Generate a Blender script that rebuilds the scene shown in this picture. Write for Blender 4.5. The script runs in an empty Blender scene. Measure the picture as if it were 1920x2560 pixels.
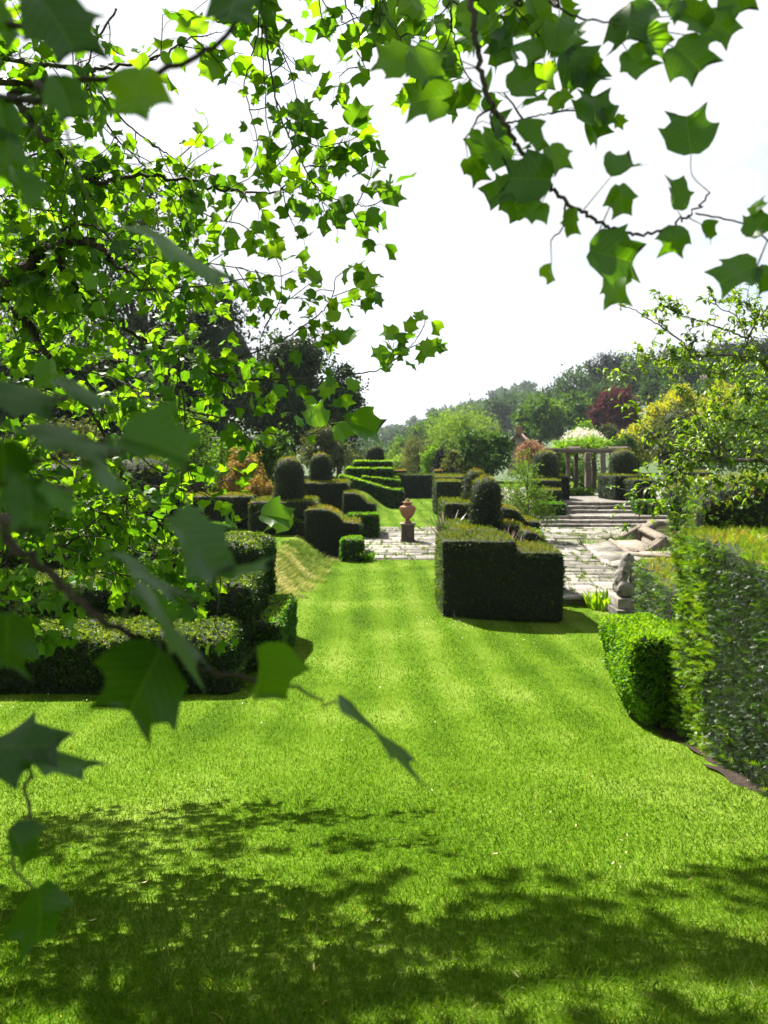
import bpy, math, random
import numpy as np
from mathutils import Matrix, Vector

random.seed(11)
rng = np.random.default_rng(11)
scene = bpy.context.scene
col = scene.collection

# ------------------------------------------------------------------ camera
EYE = 3.3                      # eye height above the lower lawn
FOC = 1800.0                   # focal length in photo pixels (1920 x 2560)
CX, HY = 960.0, 1130.0         # vertical axis and horizon in the photo
cam_d = bpy.data.cameras.new("camera")
cam = bpy.data.objects.new("camera", cam_d)
col.objects.link(cam)
cam.location = (0, 0, EYE)
cam.rotation_euler = (math.radians(90), 0, 0)
cam_d.sensor_fit = 'VERTICAL'
cam_d.sensor_height = 36.0
cam_d.sensor_width = 27.0
cam_d.lens = 36.0 * FOC / 2560.0
cam_d.shift_y = -(1280.0 - HY) / 2560.0
cam_d.clip_start = 0.05
cam_d.clip_end = 5000
cam_d.dof.use_dof = True
cam_d.dof.focus_distance = 5.0
cam_d.dof.aperture_fstop = 3.3
scene.camera = cam
scene.render.resolution_x, scene.render.resolution_y = 768, 1024

# ------------------------------------------------------------------ sky, sun, exposure
SUN_EL = math.radians(53)
SUN_H = Vector((-0.63, 0.775, 0)).normalized()
SUN = Vector((SUN_H.x * math.cos(SUN_EL), SUN_H.y * math.cos(SUN_EL), math.sin(SUN_EL)))
world = bpy.data.worlds.new("World")
scene.world = world
world.use_nodes = True
wn, wl = world.node_tree.nodes, world.node_tree.links
wn.clear()
w_out = wn.new("ShaderNodeOutputWorld")
w_bg = wn.new("ShaderNodeBackground")
w_sky = wn.new("ShaderNodeTexSky")
w_sky.sky_type = 'NISHITA'
w_sky.sun_disc = False
w_sky.sun_elevation = SUN_EL
w_sky.sun_rotation = math.atan2(SUN_H.x, SUN_H.y)
w_sky.air_density = 1.0
w_sky.dust_density = 3.0
w_bg.inputs["Strength"].default_value = 0.06
# thin bright cloud veil with a few blue gaps
w_tc = wn.new("ShaderNodeTexCoord")
w_map = wn.new("ShaderNodeMapping")
w_map.inputs["Scale"].default_value = (1.6, 1.6, 3.2)
w_noise = wn.new("ShaderNodeTexNoise")
w_noise.inputs["Scale"].default_value = 1.7
w_noise.inputs["Detail"].default_value = 6
w_noise.inputs["Roughness"].default_value = 0.55
w_ramp = wn.new("ShaderNodeValToRGB")
w_ramp.color_ramp.elements[0].position = 0.30
w_ramp.color_ramp.elements[1].position = 0.48
w_mix = wn.new("ShaderNodeMixRGB")
w_mix.inputs["Color2"].default_value = (4.1, 4.2, 4.4, 1)
wl.new(w_tc.outputs["Generated"], w_map.inputs["Vector"])
wl.new(w_map.outputs["Vector"], w_noise.inputs["Vector"])
wl.new(w_noise.outputs["Fac"], w_ramp.inputs["Fac"])
wl.new(w_ramp.outputs["Color"], w_mix.inputs["Fac"])
wl.new(w_sky.outputs["Color"], w_mix.inputs["Color1"])
wl.new(w_mix.outputs["Color"], w_bg.inputs["Color"])
wl.new(w_bg.outputs["Background"], w_out.inputs["Surface"])

sun_d = bpy.data.lights.new("sun", 'SUN')
sun_d.energy = 5.0
sun_d.angle = math.radians(0.53)
sun_d.color = (1.0, 0.95, 0.86)
sun = bpy.data.objects.new("sun", sun_d)
col.objects.link(sun)
sun.rotation_euler = SUN.to_track_quat('Z', 'Y').to_euler()
sun.location = (-20, 25, 40)

scene.view_settings.view_transform = 'Standard'
scene.view_settings.look = 'None'
scene.view_settings.gamma = 1.0
scene.view_settings.exposure = 2.05
scene.view_settings.use_curve_mapping = False
scene.render.engine = 'CYCLES'
cy = scene.cycles
cy.use_denoising = True
try:
    cy.denoiser = 'OPENIMAGEDENOISE'
except Exception:
    pass
cy.max_bounces = 7
cy.diffuse_bounces = 5
cy.glossy_bounces = 2
cy.transmission_bounces = 5
cy.transparent_max_bounces = 4
cy.volume_bounces = 0
cy.caustics_reflective = False
cy.caustics_refractive = False
cy.sample_clamp_direct = 2.5
cy.sample_clamp_indirect = 2.5


def at(px, py, d):
    return np.array(((px - CX) / FOC * d, d, EYE - (py - HY) / FOC * d))


def proj(P):
    P = np.asarray(P)
    d = np.maximum(P[..., 1], 1e-3)
    return CX + FOC * P[..., 0] / d, HY - FOC * (P[..., 2] - EYE) / d


# ------------------------------------------------------------------ mesh helpers
class MB:
    """collects vertices and polygons; build() makes ONE mesh object"""

    def __init__(self):
        self.v, self.f, self.t, self.m, self.uv = [], [], [], [], []
        self.n = 0

    def add(self, V, F, tint=0.5, mat=0, uv=None):
        V = np.asarray(V, dtype=np.float64).reshape(-1, 3)
        F = np.asarray(F, dtype=np.int64)
        self.v.append(V)
        self.f.append(F + self.n)
        t = np.asarray(tint, dtype=np.float64)
        self.t.append(np.full(len(V), float(t)) if t.ndim == 0 else t)
        self.m.append(np.full(len(F), mat, dtype=np.int64))
        self.uv.append(np.zeros((len(V), 2)) if uv is None else np.asarray(uv))
        self.n += len(V)
        return self

    def mesh(self, name, mats, smooth=False):
        V = np.concatenate(self.v)
        me = bpy.data.meshes.new(name)
        me.vertices.add(len(V))
        me.vertices.foreach_set("co", V.astype(np.float32).ravel())
        li = np.concatenate([f.ravel() for f in self.f])
        ln = np.concatenate([np.full(len(f), f.shape[1]) for f in self.f])
        me.loops.add(len(li))
        me.loops.foreach_set("vertex_index", li.astype(np.int32))
        me.polygons.add(len(ln))
        st = np.concatenate([[0], np.cumsum(ln)[:-1]])
        me.polygons.foreach_set("loop_start", st.astype(np.int32))
        me.polygons.foreach_set("loop_total", ln.astype(np.int32))
        me.polygons.foreach_set("material_index", np.concatenate(self.m).astype(np.int32))
        if smooth:
            me.polygons.foreach_set("use_smooth", np.ones(len(ln), dtype=bool))
        a = me.attributes.new("tint", 'FLOAT', 'POINT')
        a.data.foreach_set("value", np.concatenate(self.t).astype(np.float32))
        UV = np.concatenate(self.uv)
        if np.any(UV):
            ul = me.uv_layers.new(name="UVMap")
            ul.data.foreach_set("uv", UV[li].astype(np.float32).ravel())
        for m in (mats if isinstance(mats, (list, tuple)) else [mats]):
            me.materials.append(m)
        me.update(calc_edges=True)
        me.validate()
        return me

    def build(self, name, mats, parent=None, smooth=False, origin=None):
        if origin is not None:
            o = np.asarray(origin)
            self.v = [v - o for v in self.v]
        ob = bpy.data.objects.new(name, self.mesh(name, mats, smooth))
        col.objects.link(ob)
        if parent is not None:
            ob.parent = parent
            if origin is None:
                ob.location = -pworld(parent)
        elif origin is not None:
            ob.location = origin
        return ob


def pworld(o):
    p = Vector((0, 0, 0))
    while o is not None:
        p += o.location
        o = o.parent
    return p


def thing(name, label, cat, loc=(0, 0, 0), group=None):
    o = bpy.data.objects.new(name, None)
    o.empty_display_size = 0.2
    col.objects.link(o)
    o.location = loc
    return tag(o, label, cat, group)


def tag(o, label=None, cat=None, group=None, kind=None):
    if label: o["label"] = label
    if cat: o["category"] = cat
    if group: o["group"] = group
    if kind: o["kind"] = kind
    return o


def snoise(P, f=1.0, s=0.0):
    P = np.asarray(P) * f + s
    x, y, z = P[..., 0], P[..., 1], P[..., 2]
    return (np.sin(x * 1.7 + 1.3 * np.sin(y * 1.1 + z * .7)) + np.sin(y * 2.1 + 1.7 * np.sin(z * 1.3 + x * .6))
            + np.sin(z * 1.9 + 1.1 * np.sin(x * 1.5 + y * .9))) / 3.0


def sstep(a, b, x):
    t = np.clip((np.asarray(x, dtype=float) - a) / (b - a), 0, 1)
    return t * t * (3 - 2 * t)


def unit(a):
    a = np.asarray(a, dtype=float)
    return a / np.maximum(np.linalg.norm(a, axis=-1, keepdims=True), 1e-9)


def catmull(pts, n=6):
    P = np.asarray(pts, dtype=float)
    if len(P) < 3:
        return np.array([P[0] + (P[-1] - P[0]) * t for t in np.linspace(0, 1, n + 1)])
    Q = np.vstack([2 * P[0] - P[1], P, 2 * P[-1] - P[-2]])
    out = []
    for i in range(1, len(Q) - 2):
        p0, p1, p2, p3 = Q[i - 1], Q[i], Q[i + 1], Q[i + 2]
        for t in np.linspace(0, 1, n, endpoint=False):
            out.append(.5 * ((2 * p1) + (-p0 + p2) * t + (2 * p0 - 5 * p1 + 4 * p2 - p3) * t * t + (-p0 + 3 * p1 - 3 * p2 + p3) * t ** 3))
    out.append(P[-1])
    return np.array(out)


def tube(mb, path, r0, r1=None, sides=6, tint=0.5, mat=0, cap=True):
    path = np.asarray(path, dtype=float)
    n = len(path)
    r = np.linspace(r0, r0 if r1 is None else r1, n) if np.isscalar(r0) else np.asarray(r0)
    T = unit(np.gradient(path, axis=0))
    ref = np.array([0.31, 0.17, 0.93])
    A = unit(np.cross(T, ref)); B = np.cross(T, A)
    ang = np.arange(sides) / sides * 2 * np.pi
    V = path[:, None, :] + r[:, None, None] * (np.cos(ang)[None, :, None] * A[:, None, :] + np.sin(ang)[None, :, None] * B[:, None, :])
    i, j = np.meshgrid(np.arange(n - 1), np.arange(sides), indexing='ij')
    a = i * sides + j; b = i * sides + (j + 1) % sides
    F = np.stack([a, b, b + sides, a + sides], -1).reshape(-1, 4)
    mb.add(V.reshape(-1, 3), F, tint, mat)
    return mb


def lathe(prof, sides=24, c=(0, 0, 0)):
    prof = np.asarray(prof, dtype=float)
    ang = np.arange(sides) / sides * 2 * np.pi
    V = np.stack([prof[:, 0, None] * np.cos(ang), prof[:, 0, None] * np.sin(ang), np.repeat(prof[:, 1, None], sides, 1)], -1)
    i, j = np.meshgrid(np.arange(len(prof) - 1), np.arange(sides), indexing='ij')
    a = i * sides + j; b = i * sides + (j + 1) % sides
    F = np.stack([a, b, b + sides, a + sides], -1).reshape(-1, 4)
    return V.reshape(-1, 3) + np.asarray(c), F


def rbox(x0, x1, y0, y1, z0, z1, r=.06, res=.25, warp=None, wob=.02, bottom=True, yaw=0.0):
    Vs, Fs, n = [], [], 0
    lo = np.array([x0, y0, z0]); hi = np.array([x1, y1, z1])
    for ax in range(3):
        u, v = [a for a in range(3) if a != ax]
        nu = max(2, int((hi[u] - lo[u]) / res)); nv = max(2, int((hi[v] - lo[v]) / res))
        su = np.unique(np.concatenate([np.linspace(lo[u], hi[u], nu + 1), [lo[u] + r * .5, lo[u] + r, hi[u] - r * .5, hi[u] - r]]))
        sv = np.unique(np.concatenate([np.linspace(lo[v], hi[v], nv + 1), [lo[v] + r * .5, lo[v] + r, hi[v] - r * .5, hi[v] - r]]))
        for side in (0, 1):
            if ax == 2 and side == 0 and not bottom: continue
            U, W = np.meshgrid(su, sv, indexing='ij')
            P = np.zeros(U.shape + (3,))
            P[..., u] = U; P[..., v] = W; P[..., ax] = hi[ax] if side else lo[ax]
            i, j = np.meshgrid(np.arange(len(su) - 1), np.arange(len(sv) - 1), indexing='ij')
            a = i * len(sv) + j
            F = np.stack([a, a + len(sv), a + len(sv) + 1, a + 1], -1).reshape(-1, 4)
            flip = (side == 0) ^ (ax == 1)
            if flip: F = F[:, ::-1]
            Vs.append(P.reshape(-1, 3)); Fs.append(F + n); n += P.size // 3
    V = np.concatenate(Vs); F = np.concatenate(Fs)
    inn = np.clip(V, lo + r, hi - r)
    dv = V - inn
    L = np.linalg.norm(dv, axis=1, keepdims=True)
    V = np.where(L > 1e-9, inn + dv / np.maximum(L, 1e-9) * np.minimum(L, r), V)
    if warp is not None: V = warp(V)
    if yaw:
        c = np.array([(x0 + x1) / 2, (y0 + y1) / 2]); ca, sa = math.cos(yaw), math.sin(yaw)
        xy = V[:, :2] - c
        V[:, :2] = np.stack([xy[:, 0] * ca - xy[:, 1] * sa, xy[:, 0] * sa + xy[:, 1] * ca], 1) + c
    if wob:
        V = V + np.stack([snoise(V, 2.3, 3.1), snoise(V, 2.1, 17.), snoise(V, 2.5, 41.)], 1) * wob
    return V, F


def tris_of(F):
    F = np.asarray(F)
    return F if F.shape[1] == 3 else np.concatenate([F[:, [0, 1, 2]], F[:, [0, 2, 3]]])


def sample(V, F, n):
    T = tris_of(F)
    a, b, c = V[T[:, 0]], V[T[:, 1]], V[T[:, 2]]
    N = np.cross(b - a, c - a)
    ar = np.linalg.norm(N, axis=1)
    k = rng.choice(len(T), n, p=ar / ar.sum())
    u, v = rng.random(n), rng.random(n)
    s = u + v > 1
    u[s], v[s] = 1 - u[s], 1 - v[s]
    P = a[k] + u[:, None] * (b - a)[k] + v[:, None] * (c - a)[k]
    return P, unit(N[k])


def area(V, F):
    T = tris_of(F)
    return .5 * np.linalg.norm(np.cross(V[T[:, 1]] - V[T[:, 0]], V[T[:, 2]] - V[T[:, 0]]), axis=1).sum()


def scatter(mb, tmpl, P, N, size, tint, jitter=.5, mat=0, up=0.0):
    """one copy of a small template (V, F) at every point, +Z of it along N"""
    tv, tf = tmpl
    n = len(P)
    if n == 0: return mb
    Z = unit(N + rng.normal(0, jitter, (n, 3)) + np.array([0, 0, up]))
    R = unit(rng.normal(0, 1, (n, 3)))
    X = unit(np.cross(R, Z)); Y = np.cross(Z, X)
    M = np.stack([X, Y, Z], -1) * np.broadcast_to(size, (n,))[:, None, None]
    V = np.einsum('nij,kj->nki', M, tv) + P[:, None, :]
    F = tf[None] + (np.arange(n) * len(tv))[:, None, None]
    mb.add(V.reshape(-1, 3), F.reshape(-1, tf.shape[1]), np.repeat(np.broadcast_to(tint, (n,)), len(tv)), mat)
    return mb


# ------------------------------------------------------------------ templates (unit size, pointing along +Z)
def t_leaves(k, length, width, spread, seed, bend=.25, fold=0.0):
    r = np.random.default_rng(seed)
    V, F, n = [], [], 0
    for i in range(k):
        a = i / k * 2 * np.pi + r.random()
        el = spread * (0.4 + .6 * r.random())
        dirv = np.array([math.cos(a) * math.sin(el), math.sin(a) * math.sin(el), math.cos(el)])
        side = unit(np.cross(dirv, r.normal(0, 1, 3)))
        b = dirv * r.random() * .15
        L = length * r.uniform(.75, 1.1); W = width * r.uniform(.8, 1.1)
        dn = np.cross(dirv, side) * bend * L
        V += [b, b + dirv * L * .5 + side * W * .5, b + dirv * L + dn, b + dirv * L * .5 - side * W * .5]
        F += [[n, n + 1, n + 2], [n, n + 2, n + 3]]
        n += 4
    return np.array(V), np.array(F)


def t_sprig(k, length, nl, nw, seed):
    """a yew shoot: a short axis with two ranks of needles"""
    r = np.random.default_rng(seed)
    V, F, n = [], [], 0
    for i in range(k):
        t = (i + .5) / k
        s = 1 if i % 2 else -1
        b = np.array([0, .04 * math.sin(t * 3), t * length])
        dirv = unit(np.array([s * 1.0, r.uniform(-.3, .5), .75]))
        L = nl * (1 - .45 * t) * r.uniform(.85, 1.15)
        sd = unit(np.cross(dirv, [r.uniform(-.2, .2), 1, 0]))
        V += [b - sd * nw * .5, b + sd * nw * .5, b + dirv * L]
        F += [[n, n + 1, n + 2]]
        n += 3
    V += [np.array([-.012, 0, 0]), np.array([.012, 0, 0]), np.array([0, .04, length * 1.25])]
    F += [[n, n + 1, n + 2]]
    return np.array(V), np.array(F)


YEW_NEAR = [t_sprig(9, 1.0, .46, .095, s) for s in range(5)]
YEW_FAR = [t_sprig(5, .9, .6, .2, s + 10) for s in range(3)]
BOX_NEAR = [t_leaves(5, .85, .48, 1.2, s + 20) for s in range(5)]
BOX_FAR = [t_leaves(4, .9, .6, 1.1, s + 30) for s in range(3)]
LEAF4 = [t_leaves(2, 1.1, .72, 1.5, s + 40) for s in range(6)]
LEAF3T = [t_leaves(2, 1.1, .42, 1.0, s + 50) for s in range(6)]
GRASSY = [t_leaves(5, 1.0, .12, .7, s + 60) for s in range(3)]
BROAD = [t_leaves(4, 1.0, .50, 1.35, s + 70, .35) for s in range(4)]


def scatter_mix(mb, tmpls, P, N, size, tint, jitter=.5, mat=0, up=0.0):
    k = rng.integers(0, len(tmpls), len(P))
    size = np.broadcast_to(size, (len(P),)); tint = np.broadcast_to(tint, (len(P),))
    for i, t in enumerate(tmpls):
        s = k == i
        scatter(mb, t, P[s], N[s], size[s], tint[s], jitter, mat, up)
    return mb


# ------------------------------------------------------------------ materials
def nmat(name):
    m = bpy.data.materials.new(name)
    m.use_nodes = True
    nt = m.node_tree
    nt.nodes.clear()
    out = nt.nodes.new("ShaderNodeOutputMaterial")
    return m, nt.nodes, nt.links, out


def ramp_node(N, stops):
    r = N.new("ShaderNodeValToRGB")
    e = r.color_ramp.elements
    e[0].position, e[0].color = stops[0][0], (*stops[0][1], 1)
    e[1].position, e[1].color = stops[-1][0], (*stops[-1][1], 1)
    for p, c in stops[1:-1]:
        x = e.new(p); x.color = (*c, 1)
    return r


def foliage(name, stops, trans=.45, tt=(1.5, 1.35, .55), rough=.45, spec=.35, kobj=0.0, noise=0.0, nscale=2.0, veins=False):
    m, N, L, out = nmat(name)
    at_ = N.new("ShaderNodeAttribute"); at_.attribute_name = "tint"
    fac = at_.outputs["Fac"]
    if kobj:
        oi = N.new("ShaderNodeObjectInfo")
        ma = N.new("ShaderNodeMath"); ma.operation = 'MULTIPLY_ADD'
        ma.inputs[1].default_value = kobj
        L.new(oi.outputs["Color"], ma.inputs[0]); L.new(fac, ma.inputs[2])
        fac = ma.outputs[0]
    if noise:
        ge = N.new("ShaderNodeNewGeometry")
        no = N.new("ShaderNodeTexNoise"); no.inputs["Scale"].default_value = nscale; no.inputs["Detail"].default_value = 3
        L.new(ge.outputs["Position"], no.inputs["Vector"])
        m1 = N.new("ShaderNodeMath"); m1.operation = 'SUBTRACT'; m1.inputs[1].default_value = .5
        L.new(no.outputs["Fac"], m1.inputs[0])
        m2 = N.new("ShaderNodeMath"); m2.operation = 'MULTIPLY_ADD'; m2.inputs[1].default_value = noise
        L.new(m1.outputs[0], m2.inputs[0]); L.new(fac, m2.inputs[2])
        fac = m2.outputs[0]
    rp = ramp_node(N, stops)
    L.new(fac, rp.inputs["Fac"])
    colr = rp.outputs["Color"]
    if veins:
        uv = N.new("ShaderNodeUVMap")
        sx = N.new("ShaderNodeSeparateXYZ"); L.new(uv.outputs["UV"], sx.inputs[0])
        # u is the distance from the midrib, v runs from base to tip
        ab = N.new("ShaderNodeMath"); ab.operation = 'ABSOLUTE'
        L.new(sx.outputs["X"], ab.inputs[0])
        s1 = N.new("ShaderNodeMath"); s1.operation = 'MULTIPLY_ADD'; s1.inputs[1].default_value = -.75
        L.new(ab.outputs[0], s1.inputs[0]); L.new(sx.outputs["Y"], s1.inputs[2])
        s2 = N.new("ShaderNodeMath"); s2.operation = 'MULTIPLY'; s2.inputs[1].default_value = 7.5
        L.new(s1.outputs[0], s2.inputs[0])
        s3 = N.new("ShaderNodeMath"); s3.operation = 'PINGPONG'; s3.inputs[1].default_value = .5
        L.new(s2.outputs[0], s3.inputs[0])
        mn = N.new("ShaderNodeMath"); mn.operation = 'MULTIPLY'; mn.inputs[1].default_value = .30
        L.new(s3.outputs[0], mn.inputs[0])
        m3 = N.new("ShaderNodeMath"); m3.operation = 'MINIMUM'
        L.new(ab.outputs[0], m3.inputs[0]); L.new(mn.outputs[0], m3.inputs[1])
        mr = N.new("ShaderNodeMapRange"); mr.inputs["From Min"].default_value = .004; mr.inputs["From Max"].default_value = .016
        mr.inputs["To Min"].default_value = .22; mr.inputs["To Max"].default_value = 0
        L.new(m3.outputs[0], mr.inputs["Value"])
        mx = N.new("ShaderNodeMixRGB"); mx.inputs["Color2"].default_value = (.17, .27, .05, 1)
        L.new(mr.outputs[0], mx.inputs["Fac"]); L.new(colr, mx.inputs["Color1"])
        colr = mx.outputs["Color"]
    pb = N.new("ShaderNodeBsdfPrincipled")
    pb.inputs["Roughness"].default_value = rough
    pb.inputs["Specular IOR Level"].default_value = spec
    L.new(colr, pb.inputs["Base Color"])
    tr = N.new("ShaderNodeBsdfTranslucent")
    mul = N.new("ShaderNodeMixRGB"); mul.blend_type = 'MULTIPLY'; mul.inputs["Fac"].default_value = 1
    mul.inputs["Color2"].default_value = (*tt, 1)
    L.new(colr, mul.inputs["Color1"]); L.new(mul.outputs["Color"], tr.inputs["Color"])
    mix = N.new("ShaderNodeMixShader"); mix.inputs["Fac"].default_value = trans
    L.new(pb.outputs[0], mix.inputs[1]); L.new(tr.outputs[0], mix.inputs[2])
    L.new(mix.outputs[0], out.inputs["Surface"])
    return m


def solid(name, stops, scale=6.0, detail=5, rough=.85, bump=.3, bscale=None, spec=.25, stretch=None, second=None):
    """a mottled mineral, bark or soil: noise through a colour ramp, plus bump"""
    m, N, L, out = nmat(name)
    ge = N.new("ShaderNodeNewGeometry")
    vec = ge.outputs["Position"]
    if stretch:
        mp = N.new("ShaderNodeMapping"); mp.inputs["Scale"].default_value = stretch
        L.new(vec, mp.inputs["Vector"]); vec = mp.outputs["Vector"]
    no = N.new("ShaderNodeTexNoise"); no.inputs["Scale"].default_value = scale; no.inputs["Detail"].default_value = detail
    no.inputs["Roughness"].default_value = .62
    L.new(vec, no.inputs["Vector"])
    at_ = N.new("ShaderNodeAttribute"); at_.attribute_name = "tint"
    m1 = N.new("ShaderNodeMath"); m1.operation = 'SUBTRACT'; m1.inputs[1].default_value = .5
    L.new(at_.outputs["Fac"], m1.inputs[0])
    m2 = N.new("ShaderNodeMath"); m2.operation = 'MULTIPLY_ADD'; m2.inputs[1].default_value = .6
    L.new(m1.outputs[0], m2.inputs[0]); L.new(no.outputs["Fac"], m2.inputs[2])
    rp = ramp_node(N, stops)
    L.new(m2.outputs[0], rp.inputs["Fac"])
    colr = rp.outputs["Color"]
    if second:
        c2, sc2, lo, hi = second
        n2 = N.new("ShaderNodeTexNoise"); n2.inputs["Scale"].default_value = sc2; n2.inputs["Detail"].default_value = 6
        L.new(ge.outputs["Position"], n2.inputs["Vector"])
        mr = N.new("ShaderNodeMapRange"); mr.inputs["From Min"].default_value = lo; mr.inputs["From Max"].default_value = hi
        L.new(n2.outputs["Fac"], mr.inputs["Value"])
        mx = N.new("ShaderNodeMixRGB"); mx.inputs["Color2"].default_value = (*c2, 1)
        L.new(mr.outputs[0], mx.inputs["Fac"]); L.new(colr, mx.inputs["Color1"])
        colr = mx.outputs["Color"]
    pb = N.new("ShaderNodeBsdfPrincipled")
    pb.inputs["Roughness"].default_value = rough
    pb.inputs["Specular IOR Level"].default_value = spec
    L.new(colr, pb.inputs["Base Color"])
    if bump:
        n3 = N.new("ShaderNodeTexNoise"); n3.inputs["Scale"].default_value = bscale or scale * 3; n3.inputs["Detail"].default_value = 6
        L.new(vec, n3.inputs["Vector"])
        bp = N.new("ShaderNodeBump"); bp.inputs["Strength"].default_value = bump; bp.inputs["Distance"].default_value = .02
        L.new(n3.outputs["Fac"], bp.inputs["Height"]); L.new(bp.outputs[0], pb.inputs["Normal"])
    L.new(pb.outputs[0], out.inputs["Surface"])
    return m


M = {}
M['tulip'] = foliage("tulip_leaf", [(0, (.010, .042, .004)), (.25, (.030, .095, .008)), (.55, (.062, .155, .010)), (1, (.12, .230, .014))], .57, (2.9, 2.4, .4), .42, .25, .0, veins=True)
M['tulip_obj'] = foliage("tulip_leaf_single", [(0, (.010, .042, .004)), (.25, (.030, .095, .008)), (.55, (.062, .155, .010)), (1, (.12, .230, .014))], .57, (2.9, 2.4, .4), .34, .5, 1.0, veins=True)
M['bark'] = solid("tulip_bark", [(.3, (.018, .014, .011)), (.7, (.07, .055, .042))], 14, bump=.6, bscale=60)
M['petiole'] = solid("petiole_green", [(.3, (.07, .13, .03)), (.7, (.12, .16, .05))], 20, bump=0)
M['pear'] = foliage("fruit_leaf", [(0, (.03, .075, .008)), (.5, (.075, .15, .014)), (1, (.16, .24, .03))], .48, (2.0, 1.8, .4), .4, .3)
M['pear_obj'] = foliage("fruit_leaf_single", [(0, (.03, .075, .008)), (.5, (.075, .15, .014)), (1, (.16, .24, .03))], .48, (2.0, 1.8, .4), .4, .3, 1.0)
M['pear_bark'] = solid("fruit_bark", [(.3, (.035, .03, .025)), (.7, (.16, .14, .11))], 12, bump=.5, bscale=50)
M['yew'] = foliage("yew_shoots", [(0, (.007, .017, .006)), (.35, (.018, .042, .008)), (.62, (.078, .145, .008)), (.82, (.150, .190, .012)), (1, (.22, .15, .02))], .30, (1.7, 1.5, .5), .5, .14)
M['yew_near'] = foliage("yew_shoots_near", [(0, (.008, .018, .009)), (.35, (.020, .044, .012)), (.62, (.060, .160, .008)), (.85, (.15, .30, .010)), (1, (.21, .19, .025))], .36, (1.8, 1.6, .4), .42, .32)
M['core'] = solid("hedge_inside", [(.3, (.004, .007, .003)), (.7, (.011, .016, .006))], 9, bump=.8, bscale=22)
M['box'] = foliage("box_leaves", [(0, (.010, .035, .005)), (.4, (.026, .092, .006)), (.75, (.075, .20, .010)), (1, (.17, .30, .02))], .46, (1.7, 1.6, .3), .42, .22)
M['boxtip'] = foliage("box_leaves_variegated", [(0, (.008, .026, .006)), (.4, (.022, .062, .010)), (.75, (.075, .145, .014)), (1, (.22, .29, .05))], .35, (1.6, 1.4, .5), .42, .22)
M['grass'] = foliage("grass_blades", [(0, (.017, .058, .002)), (.40, (.054, .124, .004)), (.66, (.112, .185, .016)), (.86, (.26, .31, .10)), (1, (.36, .31, .13))], .46, (1.5, 1.42, .28), .55, .06, noise=.36, nscale=.55)
M['dry'] = foliage("dry_grass", [(0, (.05, .11, .006)), (.3, (.15, .23, .03)), (.6, (.36, .34, .14)), (.85, (.58, .50, .29)), (1, (.66, .56, .38))], .3, (1.2, 1.2, .7), .7, .1)
M['lily'] = foliage("strap_leaves", [(0, (.04, .13, .008)), (1, (.20, .34, .012))], .5, (1.9, 1.7, .4), .35, .4)
M['flax'] = foliage("flax_blades", [(0, (.05, .045, .035)), (.5, (.16, .11, .09)), (1, (.36, .30, .25))], .2, (1.3, 1.2, .8), .3, .6)


def tree_mat(name, a, b, c, trans=.4, tt=(1.5, 1.35, .5), rough=.6, spec=.2):
    return foliage(name, [(0, a), (.5, b), (1, c)], trans, tt, rough, spec * .5)


M['t_light'] = tree_mat("pale_green_leaves", (.055, .115, .016), (.11, .20, .03), (.17, .27, .045), .5)
M['t_mid'] = tree_mat("mid_green_leaves", (.025, .065, .012), (.055, .125, .018), (.10, .19, .028), .45)
M['t_wood'] = tree_mat("wood_leaves", (.016, .040, .014), (.032, .075, .022), (.060, .115, .030), .35)
M['t_dark'] = tree_mat("dark_green_leaves", (.007, .017, .008), (.016, .036, .012), (.035, .062, .016), .3)
M['t_conifer'] = tree_mat("conifer_needles", (.010, .024, .006), (.022, .046, .010), (.048, .070, .016), .15)
M['t_olive'] = tree_mat("olive_leaves", (.03, .045, .018), (.07, .095, .03), (.14, .16, .055), .35)
M['t_gold'] = tree_mat("golden_leaves", (.16, .20, .012), (.34, .36, .02), (.50, .46, .04), .5, (1.4, 1.3, .4))
M['t_ochre'] = tree_mat("ochre_needles", (.12, .08, .018), (.28, .19, .04), (.45, .32, .08), .3, (1.2, 1.1, .6))
M['t_copper'] = tree_mat("copper_leaves", (.022, .007, .008), (.060, .016, .017), (.11, .032, .028), .35, (1.7, .9, .9))
M['t_lime'] = tree_mat("lime_leaves", (.06, .15, .012), (.12, .25, .02), (.2, .34, .03), .45)
M['t_magnolia'] = tree_mat("magnolia_leaves", (.02, .055, .015), (.05, .115, .025), (.11, .19, .05), .35, rough=.5, spec=.2)
M['t_bronze'] = tree_mat("bronze_leaves", (.12, .06, .03), (.25, .14, .08), (.36, .23, .15), .3, (1.2, 1.1, .9))
M['t_blue'] = tree_mat("blue_green_needles", (.006, .012, .012), (.012, .022, .020), (.022, .036, .030), .1)
M['blossom'] = tree_mat("blossom", (.45, .40, .32), (.62, .58, .5), (.75, .70, .66), .35, (1.1, 1.1, 1.0))
M['trunk'] = solid("tree_bark", [(.3, (.02, .017, .013)), (.7, (.075, .062, .048))], 5, bump=.5, bscale=25)
M['flag'] = solid("flagstone", [(.25, (.058, .053, .044)), (.5, (.122, .112, .096)), (.75, (.215, .20, .178))], 2.2, rough=.9, bump=.45, bscale=30, second=((.17, .19, .07), 3.0, .60, .72))
M['paving'] = solid("paving_bed", [(.3, (.05, .045, .025)), (.7, (.12, .10, .07))], 8, bump=.5, second=((.06, .10, .02), 2.2, .47, .58))
M['step'] = solid("step_stone", [(.25, (.055, .050, .042)), (.5, (.125, .112, .094)), (.8, (.26, .238, .208))], 3.5, rough=.9, bump=.5, bscale=30, second=((.06, .06, .05), 4.0, .55, .7))
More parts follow.
